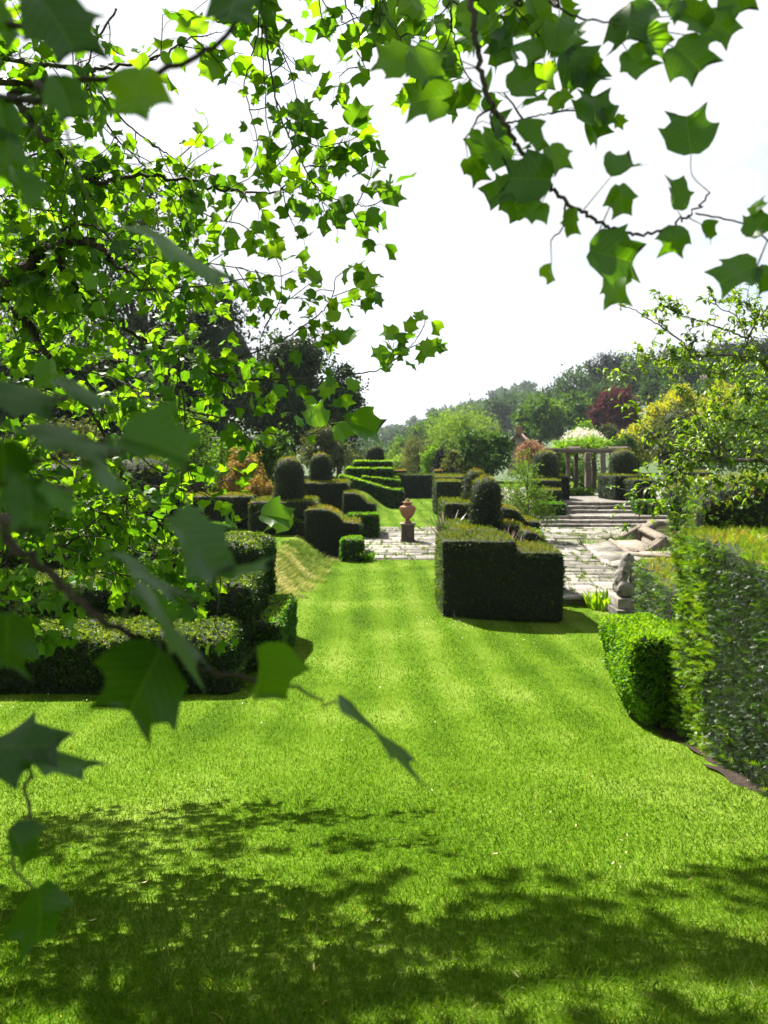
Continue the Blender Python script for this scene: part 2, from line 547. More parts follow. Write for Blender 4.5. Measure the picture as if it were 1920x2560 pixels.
M['stone'] = solid("weathered_stone", [(.25, (.15, .137, .118)), (.5, (.42, .39, .34)), (.8, (.70, .67, .62))], 7, rough=.9, bump=.7, bscale=38, second=((.05, .05, .045), 9.0, .56, .68))
M['hamstone'] = solid("honey_stone", [(.25, (.070, .056, .042)), (.5, (.132, .108, .082)), (.8, (.24, .205, .165))], 5, rough=.9, bump=.5, bscale=35, second=((.10, .09, .05), 6.0, .58, .7))
M['terracotta'] = solid("terracotta", [(.25, (.11, .052, .028)), (.5, (.22, .110, .058)), (.8, (.33, .21, .13))], 9, rough=.8, bump=.3, bscale=50)
M['pedestal'] = solid("pedestal_stone", [(.25, (.045, .037, .027)), (.5, (.09, .074, .053)), (.8, (.19, .165, .13))], 9, rough=.9, bump=.5, bscale=45)
M['soil'] = solid("soil", [(.3, (.010, .006, .004)), (.7, (.036, .022, .014))], 18, bump=1.0, bscale=60)
M['brick'] = solid("brick", [(.3, (.14, .055, .035)), (.7, (.27, .12, .08))], 11, bump=.4)
M['wallstone'] = solid("wall_stone", [(.3, (.025, .020, .015)), (.7, (.075, .062, .045))], 3, bump=.6, bscale=12, stretch=(1, 1, 2.2))
M['wood'] = solid("weathered_timber", [(.3, (.045, .036, .027)), (.7, (.13, .11, .085))], 9, bump=.4, stretch=(.35, 1, 1))
M['roof'] = solid("roof_tiles", [(.3, (.10, .06, .045)), (.7, (.20, .13, .10))], 3, bump=.3)
M['render'] = solid("house_wall", [(.3, (.13, .11, .08)), (.7, (.20, .175, .13))], 2, bump=.2)
M['dark'] = solid("dark_pane", [(.3, (.02, .022, .025)), (.7, (.03, .033, .036))], 2, rough=.15, bump=0, spec=.6)
M['hill'] = solid("far_ground", [(.3, (.018, .038, .010)), (.7, (.042, .075, .016))], .05, bump=0)
M['petal'] = solid("fallen_petal", [(.3, (.26, .22, .10)), (.7, (.42, .37, .22))], 30, bump=0)
M['white'] = solid("daisy_white", [(.3, (.70, .70, .66)), (.7, (.82, .82, .78))], 30, bump=0)


def water_mat():
    m, N, L, out = nmat("pool_water")
    pb = N.new("ShaderNodeBsdfPrincipled")
    pb.inputs["Base Color"].default_value = (.035, .038, .014, 1)
    pb.inputs["Roughness"].default_value = .06
    no = N.new("ShaderNodeTexNoise"); no.inputs["Scale"].default_value = 3.0
    ge = N.new("ShaderNodeNewGeometry"); L.new(ge.outputs["Position"], no.inputs["Vector"])
    bp = N.new("ShaderNodeBump"); bp.inputs["Strength"].default_value = .08
    L.new(no.outputs["Fac"], bp.inputs["Height"]); L.new(bp.outputs[0], pb.inputs["Normal"])
    L.new(pb.outputs[0], out.inputs["Surface"])
    return m


M['water'] = water_mat()


def lawn_mat():
    m, N, L, out = nmat("lawn_ground")
    ge = N.new("ShaderNodeNewGeometry")
    n1 = N.new("ShaderNodeTexNoise"); n1.inputs["Scale"].default_value = .6; n1.inputs["Detail"].default_value = 4
    n2 = N.new("ShaderNodeTexNoise"); n2.inputs["Scale"].default_value = 28; n2.inputs["Detail"].default_value = 4
    L.new(ge.outputs["Position"], n1.inputs["Vector"]); L.new(ge.outputs["Position"], n2.inputs["Vector"])
    ad = N.new("ShaderNodeMath"); ad.operation = 'MULTIPLY_ADD'; ad.inputs[1].default_value = .8
    L.new(n2.outputs["Fac"], ad.inputs[0]); L.new(n1.outputs["Fac"], ad.inputs[2])
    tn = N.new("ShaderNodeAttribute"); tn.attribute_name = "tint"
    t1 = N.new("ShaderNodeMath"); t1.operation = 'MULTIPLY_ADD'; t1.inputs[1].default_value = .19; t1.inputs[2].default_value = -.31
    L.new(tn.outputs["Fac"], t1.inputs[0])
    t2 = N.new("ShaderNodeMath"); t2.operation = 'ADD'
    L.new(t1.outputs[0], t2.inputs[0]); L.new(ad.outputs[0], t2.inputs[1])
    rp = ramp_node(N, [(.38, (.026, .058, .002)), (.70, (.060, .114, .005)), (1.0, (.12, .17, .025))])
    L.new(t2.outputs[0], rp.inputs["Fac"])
    pb = N.new("ShaderNodeBsdfPrincipled"); pb.inputs["Roughness"].default_value = .9
    pb.inputs["Specular IOR Level"].default_value = .03
    L.new(rp.outputs[0], pb.inputs["Base Color"])
    bp = N.new("ShaderNodeBump"); bp.inputs["Strength"].default_value = .8; bp.inputs["Distance"].default_value = .03
    L.new(n2.outputs["Fac"], bp.inputs["Height"]); L.new(bp.outputs[0], pb.inputs["Normal"])
    L.new(pb.outputs[0], out.inputs["Surface"])
    return m


M['lawn'] = lawn_mat()


# ------------------------------------------------------------------ terrain
def softplus(t):
    return np.where(t > 20, t, np.log1p(np.exp(np.minimum(t, 20))))


def g(x, d):
    x = np.asarray(x, dtype=float); d = np.asarray(d, dtype=float)
    z = 2.2 * np.maximum(0, 1 - np.maximum(d, 0) / 12.0) ** 1.7 + .12 * np.clip(-d, 0, 6)
    toe = np.interp(d, [0, 13, 15, 22, 25, 31, 35, 50, 70], [-2.5, -2.35, -2.15, -1.6, -1.5, -.6, .1, 1.1, 2.0])
    amp = np.interp(d, [0, 12.6, 15.5, 24, 33, 42, 60, 90], [0, 0, .6, .6, .75, 1.05, 1.2, 1.2])
    wid = np.interp(d, [0, 20, 40, 60], [1.1, 1.15, 1.9, 3.0])
    z = z + amp * sstep(0, 1, (toe - x) / wid)
    z = z - .15 * sstep(.6, 3.2, x) * sstep(10.5, 13.5, d) * (1 - sstep(16.2, 16.45, d))
    z = z + .9 * sstep(46, 50, d) * sstep(5, 8, x)
    far = sstep(58, 120, d)
    z = z + far * (.36 * 8 * softplus((x - 24) / 8.0)) * 1.0
    z = np.where(z > 30, 30 + 25 * np.tanh((z - 30) / 25.0), z)
    z = z + far * .28 * 8 * softplus((-x - 16) / 8.0) * (1 - .5 * sstep(300, 700, d))
    z = z - 5.0 * sstep(60, 150, d) * np.exp(-(x / 45.0) ** 2) * (1 - sstep(300, 800, d))
    z = z + 22 * sstep(350, 950, d)
    z = np.where(z > 60, 60 + 20 * np.tanh((z - 60) / 20.0), z)
    return z


def gz(x, d):
    return float(g(x, d))


def grid_sheet(xs, ys, zf):
    X, Y = np.meshgrid(xs, ys, indexing='ij')
    V = np.stack([X, Y, zf(X, Y)], -1).reshape(-1, 3)
    i, j = np.meshgrid(np.arange(len(xs) - 1), np.arange(len(ys) - 1), indexing='ij')
    a = i * len(ys) + j
    F = np.stack([a, a + len(ys), a + len(ys) + 1, a + 1], -1).reshape(-1, 4)
    return V, F


xs = np.concatenate([[-1100, -700, -450, -300, -200, -140, -100, -70, -50, -36, -26, -19], np.concatenate([np.arange(-14, -5, .5), np.arange(-5, 5, .16), np.arange(5, 20, .5)]), [21, 24, 28, 33, 40, 50, 65, 85, 110, 145, 200, 300, 450, 700, 1100]])
ys = np.concatenate([[-60, -30, -15, -8, -4], np.concatenate([np.arange(-2, 26, .3), np.arange(26, 62, .5)]), [64, 68, 73, 80, 90, 100, 112, 126, 145, 165, 190, 220, 260, 310, 370, 450, 550, 680, 830, 1000, 1200, 1450]])
def soil_mask(x, d):
    ex = 2.60 + .085 * (d - 4.6) + .05 * np.sin(d * 4.1) + .035 * np.sin(d * 11.3)
    return (x > ex) & (d < 8.1)


def paved(x, d):
    return ((d > 22.02) & (d < 31.4) & (x > -3.2)) | ((d > 16.1) & (d < 31.4) & (x > 3.9)) | ((d > 31) & (x > 6.6) & (d < 49))


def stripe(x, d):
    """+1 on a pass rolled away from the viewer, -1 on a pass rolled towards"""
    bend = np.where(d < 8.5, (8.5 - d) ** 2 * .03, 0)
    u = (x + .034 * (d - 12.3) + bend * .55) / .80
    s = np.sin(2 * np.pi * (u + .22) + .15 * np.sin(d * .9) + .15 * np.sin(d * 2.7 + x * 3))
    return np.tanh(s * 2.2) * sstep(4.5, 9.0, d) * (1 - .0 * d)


def bank_mask(x, d):
    toe = np.interp(d, [0, 13, 15, 22, 25], [-2.5, -2.35, -2.15, -1.6, -1.5])
    u = (toe - x) / 1.15 + .16 * np.sin(x * 5 + d * 3.1) * np.sin(d * 2.3) + .08 * np.sin(d * 9 + x * 4)
    return sstep(-.25, .15, u) * (1 - sstep(.8, 1.2, u)) * sstep(12.8, 13.8, d) * (1 - sstep(21.3, 22.6, d))


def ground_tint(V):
    return .5 + .5 * stripe(V[:, 0], V[:, 1]) * (np.abs(V[:, 0]) < 9) * (V[:, 1] < 56) + .3 * np.exp(-((V[:, 1] - 15.8) / .2) ** 2)  # sheen of the rolled passes is painted into the ground colour


V, F = grid_sheet(xs, ys, g)
mb = MB()
fc = V[F].mean(1)
farm = (fc[:, 1] > 60) | (np.abs(fc[:, 0]) > 22)
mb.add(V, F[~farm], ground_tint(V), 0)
mb.add(V, F[farm], .5, 1)
tag(mb.build("ground", [M['lawn'], M['hill']], smooth=True), kind="structure")

# ------------------------------------------------------------------ paving, steps, terrace
paving = MB()


def sheet(mb, x0, x1, y0, y1, z):
    mb.add([[x0, y0, z], [x1, y0, z], [x1, y1, z], [x0, y1, z]], [[0, 1, 2, 3]])


sheet(paving, -3.2, 4.0, 22.0, 31.4, .006)
sheet(paving, 4.0, 22.0, 16.45, 31.4, .006)
pv = tag(paving.build("paving", M['paving']), kind="structure")


def flagstone(x0, x1, y0, y1, z, h, seed):
    r = np.random.default_rng(seed)
    c = np.array([[x0, y0], [x1, y0], [x1, y1], [x0, y1]]) + r.normal(0, .022, (4, 2))
    # cut the corners a little so that the outline is not a clean rectangle
    pts = []
    for i in range(4):
        a, b, cc = c[i - 1], c[i], c[(i + 1) % 4]
        k = r.uniform(.03, .09)
        pts += [b + (a - b) * k, b + (cc - b) * k]
    pts = np.array(pts)
    cen = pts.mean(0)
    tilt = r.normal(0, .006, 2)
    top = np.array([[p[0], p[1], z + h + (p - cen) @ tilt] for p in cen + (pts - cen) * .975])
    mid = np.array([[p[0], p[1], z + h * .55] for p in pts])
    bot = np.array([[p[0], p[1], z] for p in pts])
    V = np.vstack([top, mid, bot])
    F8 = [list(range(8))]
    q = []
    for i in range(8):
        j = (i + 1) % 8
        q += [[i, 8 + i, 8 + j, j], [8 + i, 16 + i, 16 + j, 8 + j]]
    m = MB()
    t = r.uniform(.15, .85)
    m.add(V, np.array(F8), t)
    m.f.append(np.array(q)); m.m.append(np.zeros(len(q), dtype=np.int64))
    return m


POOL_C = np.array([12.9, 25.6])
nst = 0
stones_xy = []
hidden = [(1.7, 4.2, 14, 24.0), (-3.3, -1.2, 22, 27)]


def in_pool(x, y):
    return (x > 6.9 and 20 < y < 27.5 and x > 6.5) or np.hypot(x - POOL_C[0], y - POOL_C[1]) < 4.4


y = 16.5
while y < 31.2:
    hgt = random.uniform(.42, .80)
    hgt = min(hgt, 31.35 - y)
    if hgt < .25: break
    x = -2.6 if y > 21.9 else 3.7
    while x < 13.0:
        w = random.uniform(.40, 1.05) * (1 + .35 * (y > 26))
        cx_, cy_ = x + w / 2, y + hgt / 2
        px, _ = proj(np.array([cx_, cy_, 0.]))
        ok = px < 1720 and not in_pool(cx_, cy_) and not any(a < cx_ < b and c < cy_ < e for a, b, c, e in hidden)
        if ok and nst < 298:
            if random.random() > .035:
                st = flagstone(x + .012, x + w - .012, y + .012, y + hgt - .012, .004, random.uniform(.022, .040), nst)
                st.build("flagstone", M['flag'], pv)
                nst += 1
            stones_xy.append((x, x + w, y, y + hgt))
        x += w
    y += hgt

# weeds and grass growing in the joints
jw = MB()
Pj = []
for (a, b, c, e) in stones_xy:
    for k in range(random.choice([2, 5, 9, 16])):
        if random.random() < .5:
            Pj.append((random.uniform(a, b), c + random.gauss(0, .02), .02))
        else:
            Pj.append((a + random.gauss(0, .02), random.uniform(c, e), .02))
    if random.random() < .12:
        x0, y0 = random.uniform(a, b), c
        for k in range(14):
            Pj.append((x0 + random.gauss(0, .09), y0 + random.gauss(0, .07), .02))
Pj = np.array(Pj)
scatter_mix(jw, GRASSY, Pj, np.tile([0, 0, 1.], (len(Pj), 1)), rng.uniform(.05, .12, len(Pj)), rng.uniform(.2, .8, len(Pj)), .5)
tag(jw.build("paving_weeds", M['grass'], smooth=False), "small weeds growing in the paving joints", "weeds", kind="stuff")

# stone edging above the right lawn
edge = thing("stone_edging", "pale flat stone edging between lawn and paving beside yellow-green strap leaves", "edging", (3.7, 16.3, -.15))
x = 3.66
k = 0
while x < 7.2:
    w = random.uniform(.7, 1.15)
    V, F = rbox(x + .008, x + w - .008, 16.12 + random.uniform(-.015, .015), 16.52, -.02 + random.uniform(0, .01), .055, .02, .3, wob=.006)
    MB().add(V, F, random.uniform(.6, 1.0)).build("coping_stone", M['step'], edge)
    V, F = rbox(x + .015, x + w - .02, 16.2, 16.45, -.26, -.024, .015, .3, wob=.006)
    MB().add(V, F, random.uniform(.1, .5)).build("riser_stone", M['step'], edge)
    x += w


def flight(name, label, x0, x1, d0, z0, n, rise, tread, loc):
    t = thing(name, label, "steps", loc)
    for i in range(n):
        x = x0
        dep = tread if i < n - 1 else .5
        while x < x1 - .2:
            w = min(random.uniform(1.2, 2.2), x1 - x)
            if x1 - x - w < .5: w = x1 - x
            V, F = rbox(x + .006, x + w - .006, d0 + i * tread + random.uniform(-.02, .02), d0 + i * tread + dep + .06, z0 + i * rise - .02, z0 + (i + 1) * rise + random.uniform(-.008, .008), .03, .35, wob=.012)
            MB().add(V, F, random.uniform(.25, .75)).build("step_stone", M['step'], t, smooth=True)
            x += w
    return t


flight("stone_steps", "lower flight of three wide worn stone steps beside the raised pool", 6.9, 17.0, 31.3, 0, 3, .15, .42, (11, 31.3, 0))
lan = MB(); V, F = rbox(6.7, 22, 32.5, 34.2, -.1, .445, .02, 1.0, wob=0); lan.add(V, F)
tag(lan.build("landing", M['flag']), kind="structure")
flight("stone_steps", "upper flight of three stone steps rising to the pergola terrace", 6.9, 17.0, 33.5, .45, 3, .15, .4, (11, 33.5, .45))
ter = MB(); V, F = rbox(6.6, 40, 34.6, 49, -.1, .895, .02, 1.5, wob=0); ter.add(V, F)
tag(ter.build("upper_terrace", M['flag']), kind="structure")

# soil under the right hedges
sb = MB()
V, F = grid_sheet(np.linspace(2.38, 5.6, 26), np.linspace(2.2, 9.2, 50), lambda X, Y: g(X, Y) + .012 + .015 * np.sin(X * 9 + Y * 7))
edgex = 2.60 + .085 * (V[:, 1] - 4.6) + .05 * np.sin(V[:, 1] * 4.1) + .035 * np.sin(V[:, 1] * 11.3)
sel = (V[F][:, :, 0].mean(1) > edgex[F].mean(1) - .02) & (V[F][:, :, 1].mean(1) < 8.1)
V[:, 0] = np.maximum(V[:, 0], np.where(V[:, 0] > edgex - .13, edgex, V[:, 0]))
sb.add(V, F[sel])
tag(sb.build("soil_bed", M['soil'], smooth=True), kind="structure")

# ------------------------------------------------------------------ grass
def blades(mb, n, d0, d1, power, xlim=.56):
    d = (rng.random(n) * (d1 ** power - d0 ** power) + d0 ** power) ** (1 / power)
    x = (rng.random(n) * 2 - 1) * (xlim * d + .25)
    ok = ~soil_mask(x, d) & ~paved(x, d) & (rng.random(n) > bank_mask(x, d) * .75)
    x, d = x[ok], d[ok]
    n = len(x)
    P = np.stack([x, d, g(x, d)], 1)
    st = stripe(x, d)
    P0 = np.stack([x, d, 0 * x], 1)
    clump = snoise(P0, 5.5, 2.) * .5 + snoise(P0, 13., 8.) * .5
    Ln = .033 * rng.uniform(.5, 1.25, n) * (1 + .45 * clump) * (1 + .45 * (1 - sstep(2, 4.5, d)))
    W = .0028 * np.maximum(1, d / 3.0) ** .9 * rng.uniform(.7, 1.25, n)
    az = rng.random(n) * 2 * np.pi
    lean = rng.uniform(.15, 1.0, n)
    hx = np.cos(az) * lean
    hy = np.sin(az) * lean + .12 * st
    D = unit(np.stack([hx, hy, np.ones(n)], 1))
    S = unit(np.cross(D, unit(rng.normal(0, 1, (n, 3)))))
    big = snoise(P0, .9, 5.)
    tint = np.clip((.38 + rng.normal(0, .09, n) + .17 * st) + .10 * big + .05 * clump, 0, .88)  # mowing sheen painted in: paler where blades are rolled away
    cross = np.exp(-((d - 15.8 - .05 * x) / .14) ** 2) + .6 * np.exp(-((d - 9.6 - .25 * x - .1 * x * x) / .25) ** 2)  # pale cross passes, their sheen also painted into the tint
    tint = np.clip(tint + .22 * cross, 0, .9)
    tint = np.where(rng.random(n) < .012, rng.uniform(.8, 1.0, n), tint)
    near = d < 5.5
    for sel in (near, ~near):
        P_, D_, S_, W_, L_, h_x, h_y, t_ = P[sel], D[sel], S[sel], W[sel][:, None], Ln[sel][:, None], hx[sel], hy[sel], tint[sel]
        m = len(P_)
        two = bool(near[sel].all())
        if not two:
            V = np.stack([P_ - S_ * W_ * .5, P_ + S_ * W_ * .5, P_ + D_ * L_], 1)
            F = np.array([[0, 1, 2]]); k = 3
        else:
            mid = P_ + D_ * L_ * .55
            D2 = unit(D_ + np.stack([h_x * .9, h_y * .9, -.55 * np.ones(m)], 1))
            V = np.stack([P_ - S_ * W_ * .5, P_ + S_ * W_ * .5, mid + S_ * W_ * .42, mid - S_ * W_ * .42, mid + D2 * L_ * .5], 1)
            F = np.array([[0, 1, 2], [0, 2, 3], [3, 2, 4]]); k = 5
        FF = F[None] + (np.arange(m) * k)[:, None, None]
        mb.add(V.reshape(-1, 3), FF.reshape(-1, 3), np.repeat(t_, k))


gr = MB()
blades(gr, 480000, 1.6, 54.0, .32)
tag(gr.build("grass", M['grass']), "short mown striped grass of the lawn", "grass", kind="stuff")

dg = MB()
n = 42000
d = rng.uniform(12.8, 22.4, n); x = rng.uniform(-3.9, -1.3, n)
ok = rng.random(n) < bank_mask(x, d)
x, d = x[ok], d[ok]; n = len(x)
P = np.stack([x, d, g(x, d)], 1)
strk = (P[:, 0] * .75 + (P[:, 1] - 18) * .35)          # the tufts are combed down the slope
Q = np.stack([strk * .6, (P[:, 1] + P[:, 0]) * 1.0, 0 * strk], 1)
dn = snoise(Q, 3.2, 1.) * .45 + snoise(Q, 8., 4.) * .55
dryness = np.clip(.21 + .75 * dn + rng.normal(0, .13, n) - .30 * sstep(18.5, 22, d), 0, 1)
az = rng.normal(-.3, .8, n)
D = unit(np.stack([np.cos(az) * 1.1, -.25 + .5 * np.sin(az), .25 + .8 * rng.random(n)], 1))
S = unit(np.cross(D, unit(rng.normal(0, 1, (n, 3)))))
Ln = rng.uniform(.08, .24, n) * (1.15 - .4 * (1 - dryness)); W = rng.uniform(.012, .028, n)
V = np.stack([P - S * W[:, None] * .5, P + S * W[:, None] * .5, P + D * Ln[:, None]], 1)
dg.add(V.reshape(-1, 3), np.arange(3 * n).reshape(-1, 3), np.repeat(dryness, 3))
tag(dg.build("dry_grass", M['dry']), "long straw coloured grass on the low bank", "grass", kind="stuff")

da = MB()
spots = [at(1120, 1530, 14.4), at(1100, 1500, 15.4), at(1060, 1540, 14.3), at(40, 1712, 9.0), at(1150, 1555, 13.8), at(1300, 1590, 12.6)]
Pd = []
for s in spots:
    for k in range(11):
        x, d = s[0] + random.gauss(0, .28), s[1] + random.gauss(0, .5)
        Pd.append((x, d, gz(x, d) + .05))
for k in range(14):
    d = random.uniform(5, 15); x = random.uniform(-.45, .35) * d
    if not soil_mask(np.array(x), np.array(d)): Pd.append((x, d, gz(x, d) + .045))
Pd = np.array(Pd)
ang = np.arange(7) / 7 * 2 * np.pi
disc = (np.stack([np.cos(ang), np.sin(ang), 0 * ang], 1), np.array([[0, i, i + 1] for i in range(1, 6)]))
scatter(da, disc, Pd, np.tile([0, -.35, 1.], (len(Pd), 1)), rng.uniform(.004, .0075, len(Pd)), .6, .25)
tag(da.build("daisies", M['white']), "tiny white daisies dotted in the lawn", "daisies", kind="stuff")

# fallen petals: one mesh, many objects
pm = MB()
u = np.linspace(-1, 1, 7)
pv_ = np.array([[t, s * .22 * math.sqrt(max(0, 1 - t * t)) , .25 * t * t + .1 * abs(s)] for t in u for s in (-1, 0, 1)])
pf = [[i * 3 + j, i * 3 + j + 1, i * 3 + j + 4, i * 3 + j + 3] for i in range(6) for j in range(2)]
pm.add(pv_, pf)
petal_me = pm.mesh("fallen_petal", M['petal'], True)
spots = [(1248, 1895), (1375, 2048), (1440, 2082), (1555, 2120), (1568, 2108), (1532, 2180), (1550, 2190), (1238, 2155), (945, 2330), (955, 2395), (1140, 2430), (372, 1945), (520, 1990), (322, 1940), (855, 1862), (585, 1875), (1300, 2052), (1080, 1990), (360, 2230), (230, 2330), (785, 2450), (1290, 2470), (1030, 2030), (1480, 1955), (1565, 2152), (1600, 2030)]
for i, (px, py) in enumerate(spots):
    d = 2.0
    while EYE - (py - HY) / FOC * d > gz((px - CX) / FOC * d, d): d += .01
    o = bpy.data.objects.new("fallen_petal", petal_me)
    col.objects.link(o)
    x = (px - CX) / FOC * d
    o.location = (x, d, gz(x, d) + .042)
    o.rotation_euler = (random.uniform(-.4, .4), random.uniform(-.4, .4), random.uniform(0, 6.28))
    o.scale = [random.uniform(.011, .019)] * 3
    tag(o, "small pale dry petal fallen on the near lawn", "petal", "petals fallen on the lawn")


# ------------------------------------------------------------------ hedges and topiary
def hedge_part(parent, name, V, F, mat, tmpls, dens, size, top=.8, side=.22, spread=.14, rim=True, jit=.45, nz=-.35, mats_core=None):
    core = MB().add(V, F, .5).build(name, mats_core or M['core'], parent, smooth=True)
    A = area(V, F)
    n = int(A * dens)
    P, N = sample(V, F, n)
    away = np.einsum('ij,ij->i', N, unit(np.array([0, 0, EYE]) - P)) < -.12
    keep = (N[:, 2] > nz) & (~away | (rng.random(n) < .22))
    P, N = P[keep], N[keep]
    zt, zb = V[:, 2].max(), V[:, 2].min()
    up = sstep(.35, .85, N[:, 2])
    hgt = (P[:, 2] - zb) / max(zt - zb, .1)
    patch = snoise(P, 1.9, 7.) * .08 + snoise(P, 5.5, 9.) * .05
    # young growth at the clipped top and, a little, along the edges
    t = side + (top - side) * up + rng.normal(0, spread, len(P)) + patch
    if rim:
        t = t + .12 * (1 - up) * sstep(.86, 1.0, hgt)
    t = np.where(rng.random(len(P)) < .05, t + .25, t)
    px_, _ = proj(P)
    out_ = (px_ > 2120) | (P[:, 1] < 4.3)      # well outside the view
    if parent["category"] == "hedge" and out_.any():
        kp = ~out_ | (rng.random(len(P)) < .3)
        P, N, t = P[kp], N[kp], t[kp]
    P = P + N * rng.uniform(-.6, .25, len(P))[:, None] * size
    fb = MB()
    scatter_mix(fb, tmpls, P, N, size * rng.uniform(.7, 1.3, len(P)), np.clip(t, 0, 1), jit)
    fo = fb.build("foliage", mat, core)
    tag(fo, kind="stuff")
    return core


def dome(cx, cy, r, z0, z1, shape=.8, wob=.03, sides=22, flare=.06):
    h = z1 - z0
    hs = min(r * 1.25, h * .8)
    prof = []
    for t in np.linspace(0, 1, 9):
        prof.append((r * (1 - flare * t) * (1 if t > 0 else .98), z0 + t * (h - hs)))
    for a in np.linspace(0, math.pi / 2, 9)[1:]:
        prof.append((max(.001, r * (1 - flare) * math.cos(a) ** shape if a < math.pi / 2 - .01 else .001), z1 - hs + hs * math.sin(a) ** .9))
    V, F = lathe(prof, sides, (cx, cy, 0))
    V = V + np.stack([snoise(V, 2.7, 1.), snoise(V, 2.4, 11.), snoise(V, 2.9, 23.) * .6], 1) * wob
    return V, F


def warp_top(z0, z1, xs_, zs_, axis=0):
    def w(V):
        t = (V[:, 2] - z0) / (z1 - z0)
        top = np.interp(V[:, axis], xs_, zs_)
        V = V.copy()
        V[:, 2] = z0 + t * (top - z0)
        return V
    return w


YF, BF = YEW_FAR, BOX_FAR
YS, YD = .080, 350      # shoot size and density for the mid-distance yew
BS, BD = .06, 420

# --- the block in the middle
t = thing("yew_topiary", "dark yew block with a stepped lower end, alone on the striped lawn nearest the camera", "topiary", (2.4, 15.4, gz(2.4, 15)))
zb = -.12
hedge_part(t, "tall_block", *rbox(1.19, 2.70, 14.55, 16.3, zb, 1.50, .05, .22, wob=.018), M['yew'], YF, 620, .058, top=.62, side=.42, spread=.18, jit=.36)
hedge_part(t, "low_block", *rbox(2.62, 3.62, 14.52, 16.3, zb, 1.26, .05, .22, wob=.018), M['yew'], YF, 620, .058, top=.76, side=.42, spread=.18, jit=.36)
for k in range(9):
    bx, by = random.uniform(1.18, 1.5), random.uniform(14.5, 14.8)
    tube(MB(), [(bx, by, -.12), (bx + random.gauss(0, .04), by + .05, .1), (bx + random.gauss(0, .08), by + .12, .3)], .018, .01, 5).build("stem", M['pear_bark'], t)

# --- the first armchair behind it
t = thing("yew_topiary", "yew topiary with a round-topped column rising behind the nearest yew block", "topiary", (2.6, 18.6, 0))
hedge_part(t, "base_block", *rbox(1.62, 2.75, 17.4, 19.9, 0, 1.40, .08, .25), M['yew'], YF, YD, YS, top=.70, side=.34)
hedge_part(t, "column", *dome(2.62, 18.6, .40, 1.0, 2.64), M['yew'], YF, YD * 1.1, YS, top=.86, side=.25)
hedge_part(t, "side_block", *rbox(2.98, 3.45, 17.7, 18.9, 0, 1.48, .07, .25), M['yew'], YF, YD, YS, top=.76, side=.18)
hedge_part(t, "arm", *rbox(3.30, 3.88, 16.9, 18.4, 0, 1.4, .1, .12, warp_top(0, 1.4, [3.3, 3.5, 3.65, 3.78, 3.88], [1.42, 1.42, 1.36, 1.22, 1.02])), M['yew'], YF, YD, YS, top=.84, side=.18)
t = thing("box_hedge", "low bright green box block at the right foot of the nearest yew block", "hedge", (4.0, 16.9, 0))
hedge_part(t, "block", *rbox(3.72, 4.12, 16.5, 17.4, 0, .86, .07, .2), M['box'], BF, BD, BS, top=.75, side=.42)
t = thing("box_hedge", "small bright box block behind the curved yew arm by the paving", "hedge", (4.15, 19.6, 0))
hedge_part(t, "block", *rbox(3.95, 4.28, 19.2, 20.3, 0, 1.15, .07, .2), M['box'], BF, BD, BS, top=.72, side=.45)

# --- the second armchair
t = thing("yew_topiary", "farther yew topiary whose round column peeps out left of the near column", "topiary", (2.9, 23, 0))
hedge_part(t, "base_block", *rbox(1.82, 3.0, 21.6, 23.8, 0, 1.76, .08, .25), M['yew'], YF, YD, YS, top=.70, side=.34)
hedge_part(t, "column", *dome(2.92, 22.9, .42, 1.4, 2.74), M['yew'], YF, YD, YS, top=.86, side=.25)
hedge_part(t, "side_block", *rbox(3.1, 3.55, 22.0, 23.4, 0, 1.62, .07, .25), M['yew'], YF, YD, YS, top=.78, side=.18)
hedge_part(t, "arm", *rbox(3.5, 4.7, 21.6, 23.2, 0, 1.6, .1, .12, warp_top(0, 1.6, [3.5, 3.95, 4.1, 4.2, 4.3, 4.7], [1.62, 1.58, 1.45, 1.28, 1.22, 1.2])), M['yew'], YF, YD, YS, top=.82, side=.18)

t = thing("yew_hedge", "square clipped yew block at the right edge of the far lawn", "hedge", (3.4, 39, 0))
hedge_part(t, "block", *rbox(2.74, 4.05, 37.6, 39.6, .0, 1.76, .08, .35), M['yew'], YF, 200, .11, top=.78, side=.2)
t = thing("yew_hedge", "flat-topped yew block just behind the square block on the far lawn", "hedge", (3.9, 43, 0))
hedge_part(t, "block", *rbox(3.0, 4.95, 41.8, 43.6, .0, 1.85, .08, .35), M['yew'], YF, 200, .11, top=.80, side=.2)
t = thing("yew_hedge", "long dark yew hedge closing the far end of the lawn", "hedge", (2.6, 52, 0))
hedge_part(t, "wall", *rbox(.6, 5.6, 51.6, 53.0, -.1, 1.66, .08, .4), M['yew'], YF, 170, .12, top=.5, side=.10)
t = thing("yew_hedge", "orange-topped yew block beyond the dark far hedge, below the dark cypress", "hedge", (4.6, 56, 0))
hedge_part(t, "block", *rbox(3.9, 5.4, 55.4, 57.4, -.1, 1.86, .08, .4), M['yew'], YF, 150, .12, top=.98, side=.2)
t = thing("yew_hedge", "orange-topped yew block right of the tiered box mound", "hedge", (1.2, 56, 0))
hedge_part(t, "block", *rbox(.5, 1.7, 55.4, 57.0, -.1, 1.88, .08, .4), M['yew'], YF, 150, .12, top=.98, side=.2)

